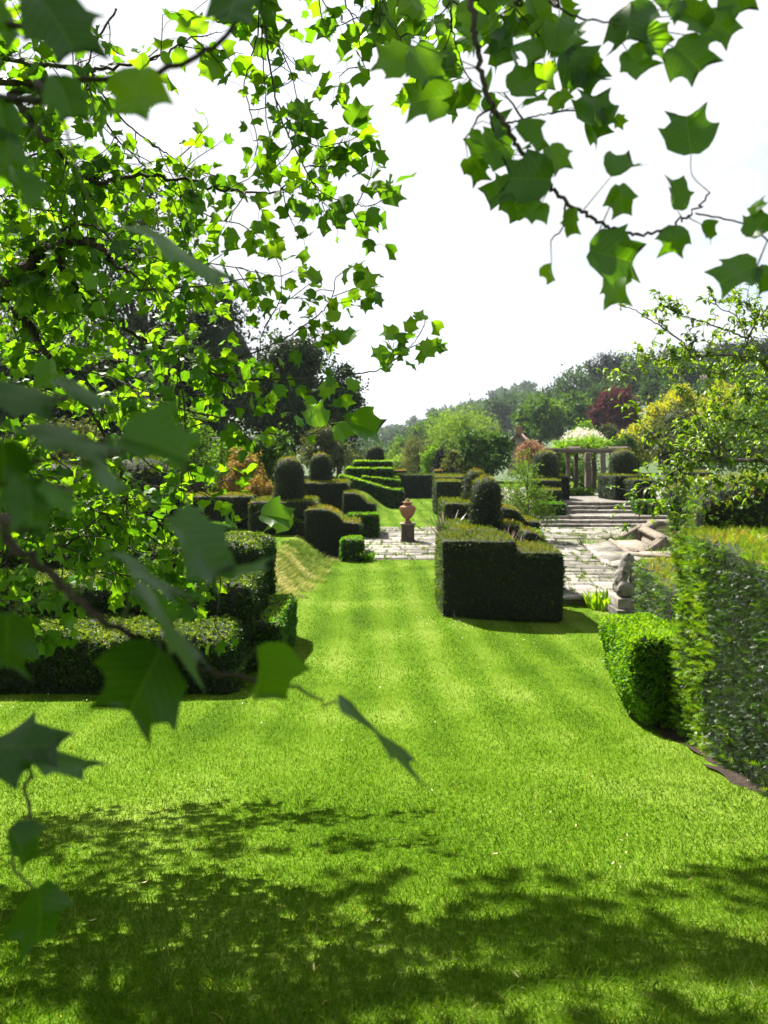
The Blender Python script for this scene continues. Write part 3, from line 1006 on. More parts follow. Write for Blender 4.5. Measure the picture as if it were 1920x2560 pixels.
# --- by the steps
t = thing("yew_topiary", "domed yew topiary on stepped blocks left of the terrace steps", "topiary", (8.3, 36, .5))
hedge_part(t, "dome", *dome(8.28, 37.0, .71, 1.9, 3.36, .72), M['yew'], YF, 230, .10, top=.8, side=.28)
hedge_part(t, "base_block", *rbox(7.75, 9.35, 36.2, 38.0, .85, 2.06, .08, .3), M['yew'], YF, 230, .10, top=.6, side=.12)
hedge_part(t, "middle_block", *rbox(7.25, 8.6, 34.9, 36.1, .85, 1.92, .08, .3), M['yew'], YF, 230, .10, top=.74, side=.2)
hedge_part(t, "front_block", *rbox(7.45, 8.35, 33.6, 34.8, .4, 1.52, .08, .3), M['yew'], YF, 230, .10, top=.8, side=.15)
t = thing("box_hedge", "low green box block at the foot of the domed yew by the steps", "hedge", (7.6, 33.1, .4))
hedge_part(t, "block", *rbox(6.85, 8.2, 32.5, 33.5, .42, .95, .07, .3), M['box'], BF, 260, .09, top=.6, side=.3)
t = thing("yew_topiary", "domed yew topiary right of the terrace steps, behind fruit tree leaves", "topiary", (12.2, 36.5, .5))
hedge_part(t, "dome", *dome(12.35, 37.2, .72, 1.9, 3.42, .72), M['yew'], YF, 230, .10, top=.8, side=.30)
hedge_part(t, "base_block", *rbox(11.35, 13.15, 35.9, 37.9, .88, 2.12, .08, .3, yaw=.16), M['yew'], YF, 230, .10, top=.7, side=.16)
hedge_part(t, "front_block", *rbox(11.95, 13.1, 34.7, 35.8, .88, 1.95, .08, .3, yaw=.16), M['yew'], YF, 230, .10, top=.72, side=.2)
t = thing("box_hedge", "low green box block in front of the right-hand domed yew", "hedge", (12.2, 33.2, .4))
hedge_part(t, "block", *rbox(11.6, 13.2, 32.9, 33.8, .42, 1.02, .07, .3), M['box'], BF, 260, .09, top=.6, side=.3)

# --- left pair
t = thing("yew_topiary", "left yew topiary with a tall round column, its curved arm reaching the paving", "topiary", (-3.2, 24, .5))
hedge_part(t, "base_block", *rbox(-4.4, -2.35, 23.4, 26, .2, 1.68, .10, .25), M['yew'], YF, YD, YS, top=.70, side=.34)
hedge_part(t, "column", *dome(-3.21, 24.3, .50, 1.4, 3.12, .72), M['yew'], YF, YD, YS, top=.84, side=.24)
hedge_part(t, "arm", *rbox(-2.5, -.78, 22.7, 24.3, -.05, 1.5, .1, .12, warp_top(-.05, 1.5, [-2.5, -2.0, -1.75, -1.5, -1.38, -1.28, -.78], [1.5, 1.5, 1.46, 1.34, 1.2, 1.08, 1.04])), M['yew'], YF, YD, YS, top=.86, side=.18)
t = thing("box_hedge", "small bright green box block at the foot of the near left yew arm", "hedge", (-.95, 22.3, 0))
hedge_part(t, "block", *rbox(-1.3, -.66, 21.7, 22.7, -.02, .66, .08, .2), M['box'], BF, BD, BS, top=.78, side=.45)
t = thing("yew_topiary", "second left yew topiary with a round column and curved arm, farther along", "topiary", (-2.6, 30, .5))
hedge_part(t, "base_block", *rbox(-3.4, -1.5, 29.2, 32, .3, 2.05, .10, .3), M['yew'], YF, 330, .085, top=.76, side=.18)
hedge_part(t, "column", *dome(-2.66, 30.2, .49, 1.8, 3.24, .72), M['yew'], YF, 330, .085, top=.8, side=.24)
hedge_part(t, "arm", *rbox(-1.6, -.38, 28.3, 30, .1, 1.7, .1, .14, warp_top(.1, 1.7, [-1.6, -1.1, -.95, -.82, -.72, -.38], [1.7, 1.68, 1.6, 1.45, 1.3, 1.26])), M['yew'], YF, 330, .085, top=.7, side=.16)
t = thing("box_hedge", "bright green box block at the foot of the second left yew arm", "hedge", (-.8, 27.9, 0))
hedge_part(t, "block", *rbox(-1.4, -.22, 27.4, 28.3, 0, .92, .08, .2), M['box'], BF, 330, .075, top=.7, side=.42)

# --- far box spiral
t = thing("box_spiral", "tiered box mound winding up to a grey-green dome at the far end of the lawn", "topiary", (-.6, 45, .8))
hedge_part(t, "dome", *dome(-.58, 45.2, .63, 2.5, 3.68, .72), M['yew'], YF, 170, .11, top=.46, side=.20)
hedge_part(t, "top_tier", *rbox(-1.85, .45, 44.0, 46.4, 1.8, 2.72, .07, .35), M['box'], BF, 190, .11, top=.95, side=.22)
hedge_part(t, "second_tier", *rbox(-2.3, .50, 43.4, 47.0, 1.2, 2.30, .07, .35), M['box'], BF, 190, .11, top=.95, side=.26)
hedge_part(t, "third_tier", *rbox(-1.3, .92, 42.9, 47.4, .6, 1.72, .07, .35, warp_top(.6, 1.72, [-1.3, .92], [1.86, 1.62])), M['box'], BF, 190, .11, top=.95, side=.30)
hedge_part(t, "winding_tier", *rbox(-2.62, 1.14, 42.2, 43.4, .0, 1.9, .07, .3, warp_top(0, 1.9, [-2.62, -1.9, .5, 1.14], [1.92, 1.78, 1.06, 1.1])), M['box'], BF, 190, .11, top=.95, side=.32)

# --- big tiered box mound at the left, close
t = thing("box_mound", "large stepped box mound close at left, seen through the tulip tree leaves", "topiary", (-4, 11, .1))
hedge_part(t, "lower_tier", *rbox(-5.4, -1.98, 9.25, 10.6, -.05, .92, .20, .20, wob=.07), M['boxtip'], BOX_NEAR, 800, .05, top=.72, side=.30, spread=.17)
hedge_part(t, "middle_tier", *rbox(-6.6, -1.92, 10.4, 12.0, 0, 1.37, .20, .25, wob=.07), M['boxtip'], BOX_NEAR, 560, .055, top=.72, side=.30, spread=.17)
hedge_part(t, "upper_tier", *rbox(-7.2, -2.05, 11.7, 13.6, 0, 1.80, .20, .25, wob=.07), M['boxtip'], BOX_NEAR, 430, .058, top=.70, side=.28, spread=.17)
hedge_part(t, "end_block", *rbox(-2.06, -1.56, 10.7, 12.8, -.1, .78, .09, .2, wob=.04), M['box'], BOX_NEAR, 620, .048, top=.85, side=.45)
hedge_part(t, "dome", *dome(-4.55, 13.2, .9, 1.5, 3.2, .72), M['yew'], YF, 420, .07, top=.55, side=.22)
t = thing("yew_topiary", "dark yew dome half hidden behind the stepped box mound at left", "topiary", (-8.6, 18, .6))
hedge_part(t, "dome", *dome(-8.4, 18.4, 1.2, .4, 3.0, .72), M['yew'], YF, 250, .09, top=.5, side=.2)
t = thing("yew_hedge", "low dark yew hedge below the golden conifers at left", "hedge", (-6.2, 25, .6))
hedge_part(t, "block", *rbox(-7.4, -4.7, 25.2, 27, .4, 1.75, .08, .3), M['yew'], YF, 300, .085, top=.8, side=.14)
t = thing("box_hedge", "low box hedge edging the left terrace behind the stepped mound", "hedge", (-5.5, 21, .6))
hedge_part(t, "block", *rbox(-7.0, -4.6, 21.2, 22.2, .4, 1.1, .08, .3), M['box'], BF, 330, .07, top=.8, side=.3)

# --- right side, close
lean = lambda V: np.stack([V[:, 0] + .10 * (V[:, 1] - 4.6) - .015 * (V[:, 2] - .6), V[:, 1], V[:, 2]], 1)
t = thing("yew_hedge", "tall dark yew hedge with fresh green shoots at its far edge, nearest at right", "hedge", (3.6, 5.4, gz(3, 5.4)))
V, F = rbox(2.72, 4.7, 3.0, 7.25, .72, 2.50, .12, .18, lean, wob=.045)
V[:, 2] -= np.where(V[:, 2] < 1.1, .30 * sstep(4.2, 7.2, V[:, 1]), 0)
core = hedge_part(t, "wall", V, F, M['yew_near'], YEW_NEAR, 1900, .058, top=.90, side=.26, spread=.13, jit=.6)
# long young shoots on the far end
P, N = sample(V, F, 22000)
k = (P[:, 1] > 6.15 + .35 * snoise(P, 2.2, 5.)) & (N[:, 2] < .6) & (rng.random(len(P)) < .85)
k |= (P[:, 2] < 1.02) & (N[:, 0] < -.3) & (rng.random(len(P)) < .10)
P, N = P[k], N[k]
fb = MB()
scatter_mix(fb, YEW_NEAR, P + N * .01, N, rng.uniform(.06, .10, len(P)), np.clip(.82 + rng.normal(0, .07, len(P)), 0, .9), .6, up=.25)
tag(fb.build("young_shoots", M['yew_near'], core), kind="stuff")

t = thing("yew_hedge", "lower bronze-tinged yew hedge between the stone statue and the tall hedge", "hedge", (3.9, 9.4, gz(3.9, 9)))
V, F = rbox(3.30, 4.9, 8.2, 10.7, .02, 1.74, .10, .2, lambda V: np.stack([V[:, 0] + .165 * (V[:, 1] - 8.2), V[:, 1], V[:, 2]], 1), wob=.04)
hedge_part(t, "wall", V, F, M['yew_near'], YEW_NEAR, 1000, .062, top=.93, side=.36, spread=.24, jit=.7)

t = thing("box_bush", "bright green square box bush with bare stems at its base, beside the tall hedge", "bush", (2.75, 7.9, gz(2.75, 7.9)))
V, F = rbox(2.56, 3.2, 7.28, 8.55, .46, 1.40, .12, .13, lambda V: np.stack([V[:, 0] + (.10 * np.maximum(0, 1.3 - V[:, 2]) + .35 * np.maximum(0, .8 - V[:, 2])) * np.where(V[:, 0] < 2.9, 1, -.6), V[:, 1] + (.08 * np.maximum(0, 1.2 - V[:, 2]) + .4 * np.maximum(0, .8 - V[:, 2])) * np.where(V[:, 1] < 8, 1, -1), V[:, 2] + .09 * snoise(V, 7., 3.) * (V[:, 2] < .9)], 1), wob=.07)
hedge_part(t, "foliage_block", V, F, M['box'], BOX_NEAR, 2700, .044, top=.97, side=.72, spread=.22, jit=1.0, nz=-.97)
for k in range(22):
    bx, by = random.uniform(2.74, 3.1), random.uniform(7.42, 8.3)
    tx, ty = bx + (bx - 2.95) * .35 + random.gauss(0, .03), by + (by - 7.9) * .2
    tube(MB(), catmull([(bx, by, gz(bx, by) - .02), (bx + random.gauss(0, .03), by + random.gauss(0, .02), .62), (tx, ty, .98)], 3), random.uniform(.008, .016), .005, 5, random.random()).build("stem", M['pear_bark'], t)

t = thing("yew_bush", "loose orange-tipped yew bush under the fruit tree at right", "bush", (5.6, 11.5, 0))
V, F = rbox(4.9, 7.2, 10.8, 12.6, 0, 2.82, .35, .2, wob=.10)
hedge_part(t, "body", V, F, M['yew_near'], YEW_NEAR, 420, .10, top=.97, side=.60, spread=.22, jit=.7)
t = thing("yew_hedge", "clipped yew block on the terrace glimpsed behind the loose yew bush", "hedge", (14.6, 36, .9))
hedge_part(t, "block", *rbox(14.4, 16.2, 35.4, 37, .88, 2.3, .08, .3), M['yew'], YF, 220, .10, top=.7, side=.25)

# ------------------------------------------------------------------ urn on its pedestal
UX, UY = at(1019, 1355, 26.4)[0], 26.4
t = thing("stone_pedestal", "square weathered stone pedestal under the terracotta urn on the paving", "pedestal", (UX, UY, .03))
V, F = rbox(UX - .235, UX + .235, UY - .235, UY + .235, .03, .64, .012, .2, wob=.004)
MB().add(V, F, .35).build("shaft", M['pedestal'], t)
V, F = rbox(UX - .27, UX + .27, UY - .27, UY + .27, .02, .10, .012, .2, wob=.004)
MB().add(V, F, .35).build("plinth", M['pedestal'], t)
V, F = rbox(UX - .275, UX + .275, UY - .275, UY + .275, .642, .70, .015, .2, wob=.004)
MB().add(V, F, .8).build("cap", M['pedestal'], t)
t = thing("terracotta_urn", "terracotta urn with a flared rim and flame finial on the stone pedestal", "urn", (UX, UY, .70))
prof = [(.0, .0), (.15, .0), (.155, .03), (.13, .05), (.085, .075), (.07, .12), (.075, .15)]
V, F = lathe(prof, 24, (UX, UY, .70)); MB().add(V, F, .4).build("foot", M['terracotta'], t, smooth=True)
prof = [(.07, .15), (.12, .17), (.19, .24), (.25, .34), (.285, .45), (.292, .52), (.275, .57), (.285, .585), (.275, .60), (.20, .63), (.15, .65)]
V, F = lathe(prof, 32, (UX, UY, .70)); MB().add(V, F, .5).build("bowl", M['terracotta'], t, smooth=True)
prof = [(.15, .65), (.145, .68), (.16, .72), (.19, .755), (.195, .77), (.17, .772), (.10, .775), (.0, .78)]
V, F = lathe(prof, 28, (UX, UY, .70)); MB().add(V, F, .55).build("lid", M['terracotta'], t, smooth=True)
fm = MB()
for k in range(5):
    a = k / 5 * 6.28
    c, s = math.cos(a), math.sin(a)
    tube(fm, catmull([(UX + c * .04, UY + s * .04, 1.47), (UX + c * .06, UY + s * .06, 1.52), (UX + c * .012, UY + s * .012, 1.58 + .012 * k)], 4), [.026] * 2 + [.03] * 3 + [.02] * 2 + [.012] + [.004], sides=6, tint=.6)
fm.build("finial", M['terracotta'], t, smooth=True)
for s in (-1, 1):      # the masks at its shoulders
    hb = MB()
    for k in range(3):
        V, F = lathe([(.001, -.045), (.03, -.03), (.042, 0), (.03, .03), (.001, .045)], 8, (0, 0, 0))
        V = V * (1 - .12 * k) + np.array([UX + s * (.272 - .012 * k), UY - .06, 1.235 - .055 * k])
        hb.add(V, F, .5)
    hb.build("handle", M['terracotta'], t, smooth=True)

# ------------------------------------------------------------------ raised pool
pool = thing("stone_pool", "raised stone pool with rolled coping and scrolled buttresses right of the paving", "pool", (POOL_C[0], POOL_C[1], 0))
ring = [(9.15, 23.6), (9.62, 26.9), (10.9, 29.25), (13.4, 29.9), (15.6, 29.0), (16.8, 26.6), (16.2, 23.4), (14.4, 21.4), (11.8, 21.0)]
ring = np.array(ring)
nr = len(ring)
for i in range(nr):
    a, b = ring[i], ring[(i + 1) % nr]
    dv = b - a; L = np.linalg.norm(dv); dv /= L
    nv = np.array([dv[1], -dv[0]])
    if np.dot(nv, (a + b) / 2 - POOL_C) < 0: nv = -nv
    # moulded section, outside to inside
    sec = [(.06, 0), (.06, .10), (.02, .12), (.02, .31), (.10, .34), (.14, .40), (.13, .46), (.07, .51), (-.06, .53), (-.20, .51), (-.24, .45), (-.22, .38), (-.20, .0)]
    m = MB()
    n = 8
    rows = []
    for k in range(n + 1):
        p = a + dv * (L * k / n)
        ext = 0
        rows.append([[p[0] + nv[0] * s, p[1] + nv[1] * s, z + .005] for s, z in sec])
    V = np.array(rows).reshape(-1, 3)
    ns = len(sec)
    F = [[k * ns + j, (k + 1) * ns + j, (k + 1) * ns + j + 1, k * ns + j + 1] for k in range(n) for j in range(ns - 1)]
    V = V + snoise(V, 6., 2.)[:, None] * .006
    m.add(V, F, random.uniform(.35, .7))
    m.build("kerb", M['hamstone'], pool, smooth=False)
    # corner block
    V, F = rbox(a[0] - .17, a[0] + .17, a[1] - .17, a[1] + .17, 0, .545, .05, .15, wob=.015)
    MB().add(V, F, .5).build("corner_block", M['hamstone'], pool, smooth=True)
wt = MB()
inner = POOL_C + (ring - POOL_C) * .955
wt.add([[p[0], p[1], .33] for p in inner] + [[POOL_C[0], POOL_C[1], .33]], [[i, (i + 1) % nr, nr] for i in range(nr)])
wt.build("water", M['water'], pool)


def buttress(px, py, ang, L, wid, seed):
    """a ribbed scroll that sweeps down from the coping to the ground"""
    r = np.random.default_rng(seed)
    n, m = 18, 15
    V = []
    ca, sa = math.cos(ang), math.sin(ang)
    for i in range(n + 1):
        t = i / n
        s = t * L
        zt = .50 * (1 - t) ** 1.7 + .11 + .05 * math.exp(-((t - .95) / .08) ** 2)
        w = wid * (.55 + .55 * t)
        for j in range(m):
            u = (j / (m - 1)) * 2 - 1
            rib = .018 * math.cos(u * 9.5)
            zz = (zt + rib) * (1 - abs(u) ** 5) - .01
            V.append([px + ca * s - sa * u * w, py + sa * s + ca * u * w, max(zz, .0)])
    V = np.array(V)
    F = [[i * m + j, (i + 1) * m + j, (i + 1) * m + j + 1, i * m + j + 1] for i in range(n) for j in range(m - 1)]
    o = MB().add(V, F, .45)
    # rolled end
    e = np.array([px + ca * L * 1.0, py + sa * L * 1.0, .10])
    tube(o, [e + np.array([-sa * s, ca * s, 0]) for s in np.linspace(-wid * 1.0, wid * 1.0, 8)], [.05, .11, .12, .115, .12, .115, .11, .05], sides=10, tint=.35)
    o.build("buttress", M['hamstone'], pool, smooth=True)


buttress(9.55, 26.95, math.radians(178), 1.15, .28, 1)
buttress(9.15, 23.55, math.radians(195), 1.2, .34, 2)

apron = thing("stone_apron", "low broad stone platform with a worn edge in front of the pool", "platform", (7.6, 22.5, 0))
out_l = np.array([(7.02, 25.0), (6.75, 23.1), (6.47, 20.9), (6.52, 20.2)])
in_l = np.array([(8.15, 25.9), (7.8, 23.3), (7.75, 22.2), (8.6, 21.7)])
in2 = np.array([(9.2, 26.2), (9.1, 23.6), (9.4, 22.2), (10.4, 21.3)])
for i in range(3):
    a, b = out_l[i], out_l[i + 1]; c, e = in_l[i + 1], in_l[i]
    poly = np.array([a, b, c, e])
    V = np.vstack([[[p[0], p[1], .005] for p in poly], [[p[0], p[1], .095 + random.uniform(-.006, .006)] for p in (poly + (poly.mean(0) - poly) * .012)]])
    MB().add(V, [[4, 5, 6, 7], [0, 1, 5, 4], [1, 2, 6, 5], [2, 3, 7, 6], [3, 0, 4, 7]], random.uniform(.45, .7)).build("slab", M['flag'], apron)
    a, b, c, e = in_l[i], in_l[i + 1], in2[i + 1], in2[i]
    poly = np.array([a, b, c, e])
    V = np.vstack([[[p[0], p[1], .005] for p in poly], [[p[0], p[1], .115] for p in (poly + (poly.mean(0) - poly) * .012)]])
    MB().add(V, [[4, 5, 6, 7], [0, 1, 5, 4], [1, 2, 6, 5], [2, 3, 7, 6], [3, 0, 4, 7]], random.uniform(.5, .8)).build("slab", M['hamstone'], apron)
rm = MB()
tube(rm, catmull([(p[0], p[1], .12) for p in in_l], 8), .075, .075, 8, .55)
rm.build("rolled_kerb", M['hamstone'], apron, smooth=True)
k = 0
pth = catmull([(p[0], p[1], 0) for p in out_l], 7)
for i in range(0, len(pth) - 1, 2):      # worn pale edge stones
    a, b = pth[i], pth[min(i + 2, len(pth) - 1)]
    c = (a + b) / 2; L = np.linalg.norm(b - a)
    V, F = rbox(-.10, .10, -L / 2 + .012, L / 2 - .012, 0, .125, .025, .12, wob=.01)
    an = math.atan2(b[1] - a[1], b[0] - a[0]) - math.pi / 2
    ca, sa = math.cos(an), math.sin(an)
    V = np.stack([V[:, 0] * ca - V[:, 1] * sa + c[0], V[:, 0] * sa + V[:, 1] * ca + c[1], V[:, 2]], 1)
    MB().add(V, F, random.uniform(.55, 1.0)).build("edge_stone", M['step'], apron, smooth=True)


def tuft(name, label, cat, c, n, h, w, mat, spread, tmin=0, tmax=1, lean=.6, droop=.5, radius=.15):
    """a clump of strap leaves, every leaf a part"""
    t = thing(name, label, cat, c)
    for k in range(n):
        a = random.uniform(0, 6.283)
        r0 = radius * math.sqrt(random.random())
        b = np.array([c[0] + math.cos(a) * r0, c[1] + math.sin(a) * r0, c[2]])
        L = h * random.uniform(.65, 1.12)
        ln = lean * random.uniform(.2, 1.0)
        a2 = a + random.gauss(0, .5)
        dr = droop * random.uniform(.2, 1.2)
        pts = []
        for s in np.linspace(0, 1, 6):
            pts.append(b + np.array([math.cos(a2) * ln * L * s * (1 + dr * s), math.sin(a2) * ln * L * s * (1 + dr * s), L * s * (1 - .5 * dr * s)]))
        pts = np.array(pts)
        sd = np.array([-math.sin(a2 + random.gauss(0, .6)), math.cos(a2 + random.gauss(0, .6)), 0])
        W = w * np.array([.7, 1, 1, .85, .55, .05]) * random.uniform(.8, 1.2)
        V = np.concatenate([pts - sd * W[:, None] * .5, pts + sd * W[:, None] * .5])
        F = [[i, i + 1, i + 7, i + 6] for i in range(5)]
        MB().add(V, F, random.uniform(tmin, tmax)).build("leaf", mat, t, smooth=True)
    return t


tuft("lily_clump", "clump of bright yellow-green strap leaves against the stone edging", "plant", (4.82, 15.95, gz(4.82, 15.9)), 100, .40, .065, M['lily'], .4, .45, 1, .42, .35, .36)
tuft("flax_plant", "spiky bronze flax between the column and the left edge of the yew group", "plant", (1.75, 20.6, .75), 34, 1.05, .045, M['flax'], .8, 0, 1, .75, .5, .12)
tuft("flax_plant", "spiky bronze flax just right of the near yew column", "plant", (2.82, 17.0, .72), 20, .95, .045, M['flax'], .8, 0, .8, .5, .4, .10)
tuft("flax_plant", "spiky pale flax behind the lower step of the nearest yew block", "plant", (3.08, 16.6, .55), 24, 1.0, .05, M['flax'], .8, .1, 1, .65, .6, .10)
tuft("grass_tuft", "green grass tuft growing on the pool platform edge", "plant", (7.15, 25.3, .02), 45, .42, .02, M['grass'], .5, .1, .7, .7, .5, .3)
tuft("grass_tuft", "green grass tuft under the far pool buttress", "plant", (8.7, 26.3, .02), 45, .34, .02, M['grass'], .5, .1, .7, .7, .5, .45)
tuft("grass_tuft", "green grass tuft below the near pool buttress", "plant", (8.8, 22.9, .1), 45, .30, .02, M['grass'], .5, .1, .7, .7, .5, .45)
tuft("fern_clump", "dark green leafy clump at the corner of lawn and paving", "plant", (-.52, 21.85, 0), 40, .40, .07, M['lily'], .5, 0, .3, .9, .6, .18)


# ------------------------------------------------------------------ statue
def blob_mesh(name, balls, voxel, mat, parent, disp=.012, seed=0):
    m = MB()
    for (x, y, z, rx, ry, rz, yaw) in balls:
        prof = [(max(1e-3, math.cos(a)), math.sin(a)) for a in np.linspace(-math.pi / 2, math.pi / 2, 10)]
        V, F = lathe(prof, 14)
        V = V * np.array([rx, ry, rz])
        ca, sa = math.cos(yaw), math.sin(yaw)
        V = np.stack([V[:, 0] * ca - V[:, 2] * sa, V[:, 1], V[:, 0] * sa + V[:, 2] * ca], 1) + np.array([x, y, z])
        m.add(V, F)
    o = m.build(name, mat, parent, smooth=True)
    md = o.modifiers.new("remesh", 'REMESH'); md.mode = 'VOXEL'; md.voxel_size = voxel; md.use_smooth_shade = True
    sm = o.modifiers.new("smooth", 'SMOOTH'); sm.iterations = 4; sm.factor = .5
    tx = bpy.data.textures.new(name + "_wear", 'CLOUDS'); tx.noise_scale = .09
    dm = o.modifiers.new("wear", 'DISPLACE'); dm.texture = tx; dm.strength = disp * 3; dm.texture_coords = 'GLOBAL'
    return o


SX, SY, SZ = at(1563, 1500, 15.3)[0], 15.3, -.12
plinth = thing("stone_plinth", "stepped stone plinth under the crouching statue at the edge of the lawn", "plinth", (SX, SY, SZ))
V, F = rbox(SX - .30, SX + .55, SY - .42, SY + .45, SZ - .05, SZ + .14, .02, .3, wob=.012)
MB().add(V, F, .3).build("lower_step", M['step'], plinth, smooth=True)
V, F = rbox(SX - .24, SX + .5, SY - .3, SY + .42, SZ + .142, SZ + .36, .02, .3, wob=.012)
MB().add(V, F, .75).build("upper_step", M['step'], plinth, smooth=True)
z0 = SZ + .36
balls = [(SX - .02, SY + .0, z0 + .14, .20, .24, .17, 0), (SX - .10, SY + .02, z0 + .30, .12, .19, .26, .12), (SX - .03, SY, z0 + .52, .13, .17, .26, -.2),
         (SX + .05, SY, z0 + .78, .145, .14, .15, 0), (SX + .15, SY - .02, z0 + .70, .10, .09, .09, .3), (SX + .04, SY + .0, z0 + .66, .17, .16, .16, 0),
         (SX + .14, SY - .10, z0 + .28, .055, .055, .30, -.10), (SX + .14, SY + .12, z0 + .28, .055, .055, .30, -.10), (SX + .17, SY - .10, z0 + .04, .10, .06, .05, 0), (SX + .17, SY + .12, z0 + .04, .10, .06, .05, 0),
         (SX - .06, SY - .17, z0 + .17, .17, .08, .17, 0), (SX - .06, SY + .18, z0 + .17, .17, .08, .17, 0), (SX + .04, SY - .1, z0 + .90, .035, .03, .05, .3), (SX + .04, SY + .1, z0 + .90, .035, .03, .05, .3)]
o = blob_mesh("stone_statue", balls, .026, M['stone'], None, .013)
tag(o, "weathered grey stone statue of a seated animal beside the yew hedge", "statue")

# ------------------------------------------------------------------ pergola
pg = thing("pergola", "stone and timber pergola across the terrace behind the domed yews", "pergola", (11, 41, .9))
posts = [(1470, 40.4, .15), (1420, 44.0, .11), (1440, 46, .12), (1508, 43.5, .13), (1535, 41.5, .15), (1375, 41.0, .15), (1395, 46, .14), (1485, 46, .13)]
for px, d, w in posts:
    x = (px - CX) / FOC * d
    V, F = rbox(x - w, x + w, d - w, d + w, .85, 3.26, .03, .3, wob=.03)
    MB().add(V, F, random.random()).build("post", M['wood'], pg, smooth=True)
    V, F = rbox(x - w * 1.25, x + w * 1.25, d - w * 1.25, d + w * 1.25, 3.0, 3.22, .03, .3, wob=.01)
for (x0, x1, d0, d1, z) in [(9.0, 13.6, 40.6, 41.3, 3.27), (10.0, 14.2, 43.6, 43.9, 3.30), (10.4, 15, 46, 46, 3.30)]:
    m = MB()
    n = 10
    V = []
    for k in range(n + 1):
        t = k / n
        x, d_ = x0 + (x1 - x0) * t, d0 + (d1 - d0) * t
        zz = z + .03 * math.sin(t * 3.1 + x0)
        V += [[x, d_ - .09, zz], [x, d_ + .09, zz], [x, d_ + .09, zz + .24], [x, d_ - .09, zz + .24]]
    F = [[k * 4 + j, (k + 1) * 4 + j, (k + 1) * 4 + (j + 1) % 4, k * 4 + (j + 1) % 4] for k in range(n) for j in range(4)] + [[0, 1, 2, 3], [n * 4 + 3, n * 4 + 2, n * 4 + 1, n * 4]]
    m.add(V, F, random.uniform(.5, .9)).build("beam", M['wood'], pg)
for k, px in enumerate([1452, 1570]):
    x = (px - CX) / FOC * 41
    V, F = rbox(x - .05, x + .05, 40.9, 46.3, 3.515, 3.62, .01, .5, wob=.01)
    MB().add(V, F, .6).build("cross_beam", M['wood'], pg)

# ------------------------------------------------------------------ brick pier and terrace wall at left
wl_ = thing("garden_wall", "shadowed stone garden wall at left behind the topiary", "wall", (-11, 34.5, 1))
V, F = rbox(-24, -5.4, 34.2, 34.9, .5, 3.85, .05, .6, wob=.03)
MB().add(V, F, .4).build("wall_face", M['wallstone'], wl_)
x = -24.
while x < -5.6:
    w = random.uniform(.8, 1.3)
    V, F = rbox(x, x + w - .02, 34.05, 35.05, 3.852, 4.0 + random.uniform(-.02, .02), .03, .4, wob=.02)
    MB().add(V, F, random.uniform(.3, .8)).build("coping_stone", M['step'], wl_)
    x += w
pr = thing("brick_pier", "square red brick pier on the wall under the stone ball at left", "pier", (-10.7, 33.5, .5))
V, F = rbox(-11.05, -10.3, 33.1, 33.85, .5, 5.62, .02, .4, wob=.008)
MB().add(V, F, .5).build("shaft", M['brick'], pr)
V, F = rbox(-11.17, -10.18, 32.98, 33.97, 5.622, 5.78, .03, .4, wob=.008)
MB().add(V, F, .4).build("cap", M['step'], pr)
fin = MB()
V, F = lathe([(.0, 0), (.17, 0), (.17, .05), (.09, .08), (.08, .15)] + [(max(.001, .27 * math.sin(a)), .40 - .27 * math.cos(a)) for a in np.linspace(.35, math.pi, 14)], 22, (-10.67, 33.48, 5.78))
fin.add(V, F, .7)
tag(fin.build("ball_finial", M['stone'], None, smooth=True), "round stone ball finial on top of the red brick pier at left", "finial")


# ------------------------------------------------------------------ houses in the valley
def house(label, px, d, eave_py, w, dep, roof_h, yaw, chim):
    x = (px - CX) / FOC * d
    z1 = EYE - (eave_py - HY) / FOC * d
    z0 = gz(x, d) - 1
    t = thing("house", label, "house", (x, d, z0))

    def put(V):
        V = np.asarray(V, dtype=float)
        ca, sa = math.cos(yaw), math.sin(yaw)
        return np.stack([V[:, 0] * ca - V[:, 1] * sa + x, V[:, 0] * sa + V[:, 1] * ca + d, V[:, 2]], 1)
    a, b = w / 2, dep / 2
    V = [[-a, -b, z0], [a, -b, z0], [a, b, z0], [-a, b, z0], [-a, -b, z1], [a, -b, z1], [a, b, z1], [-a, b, z1], [-a, 0, z1 + roof_h], [a, 0, z1 + roof_h]]
    MB().add(put(V), [[0, 1, 5, 4], [1, 2, 6, 5], [2, 3, 7, 6], [3, 0, 4, 7]]).add(put(V), [[4, 8, 7], [5, 6, 9]]).build("wall", M['render'], t)
    e = .35
    R = [[-a - e, -b - e, z1 - e * roof_h / b + .05], [a + e, -b - e, z1 - e * roof_h / b + .05], [a + e, 0, z1 + roof_h + .08], [-a - e, 0, z1 + roof_h + .08], [-a - e, b + e, z1 - e * roof_h / b + .05], [a + e, b + e, z1 - e * roof_h / b + .05]]
    R2 = [[p[0], p[1], p[2] + .2] for p in R]
    ro = MB().add(put(R + R2), [[0, 1, 2, 3], [3, 2, 5, 4], [6, 7, 8, 9], [9, 8, 11, 10], [0, 1, 7, 6], [4, 5, 11, 10], [0, 3, 9, 6], [3, 4, 10, 9], [1, 2, 8, 7], [2, 5, 11, 8]]).build("roof", M['roof'], t)
    for cx_ in chim:
        V, F = rbox(cx_ - .5, cx_ + .5, -.4, .4, z1 + roof_h * .5, z1 + roof_h + 1.3, .05, .5, wob=0)
        MB().add(put(V), F, .5).build("chimney", M['brick'], ro)
    for k in (-1, 1):
        V, F = rbox(k * a * .45 - .5, k * a * .45 + .5, -b - .06, -b + .1, z1 - 2.2, z1 - .9, .01, .5, wob=0)
        MB().add(put(V), F).build("window", M['dark'], t)


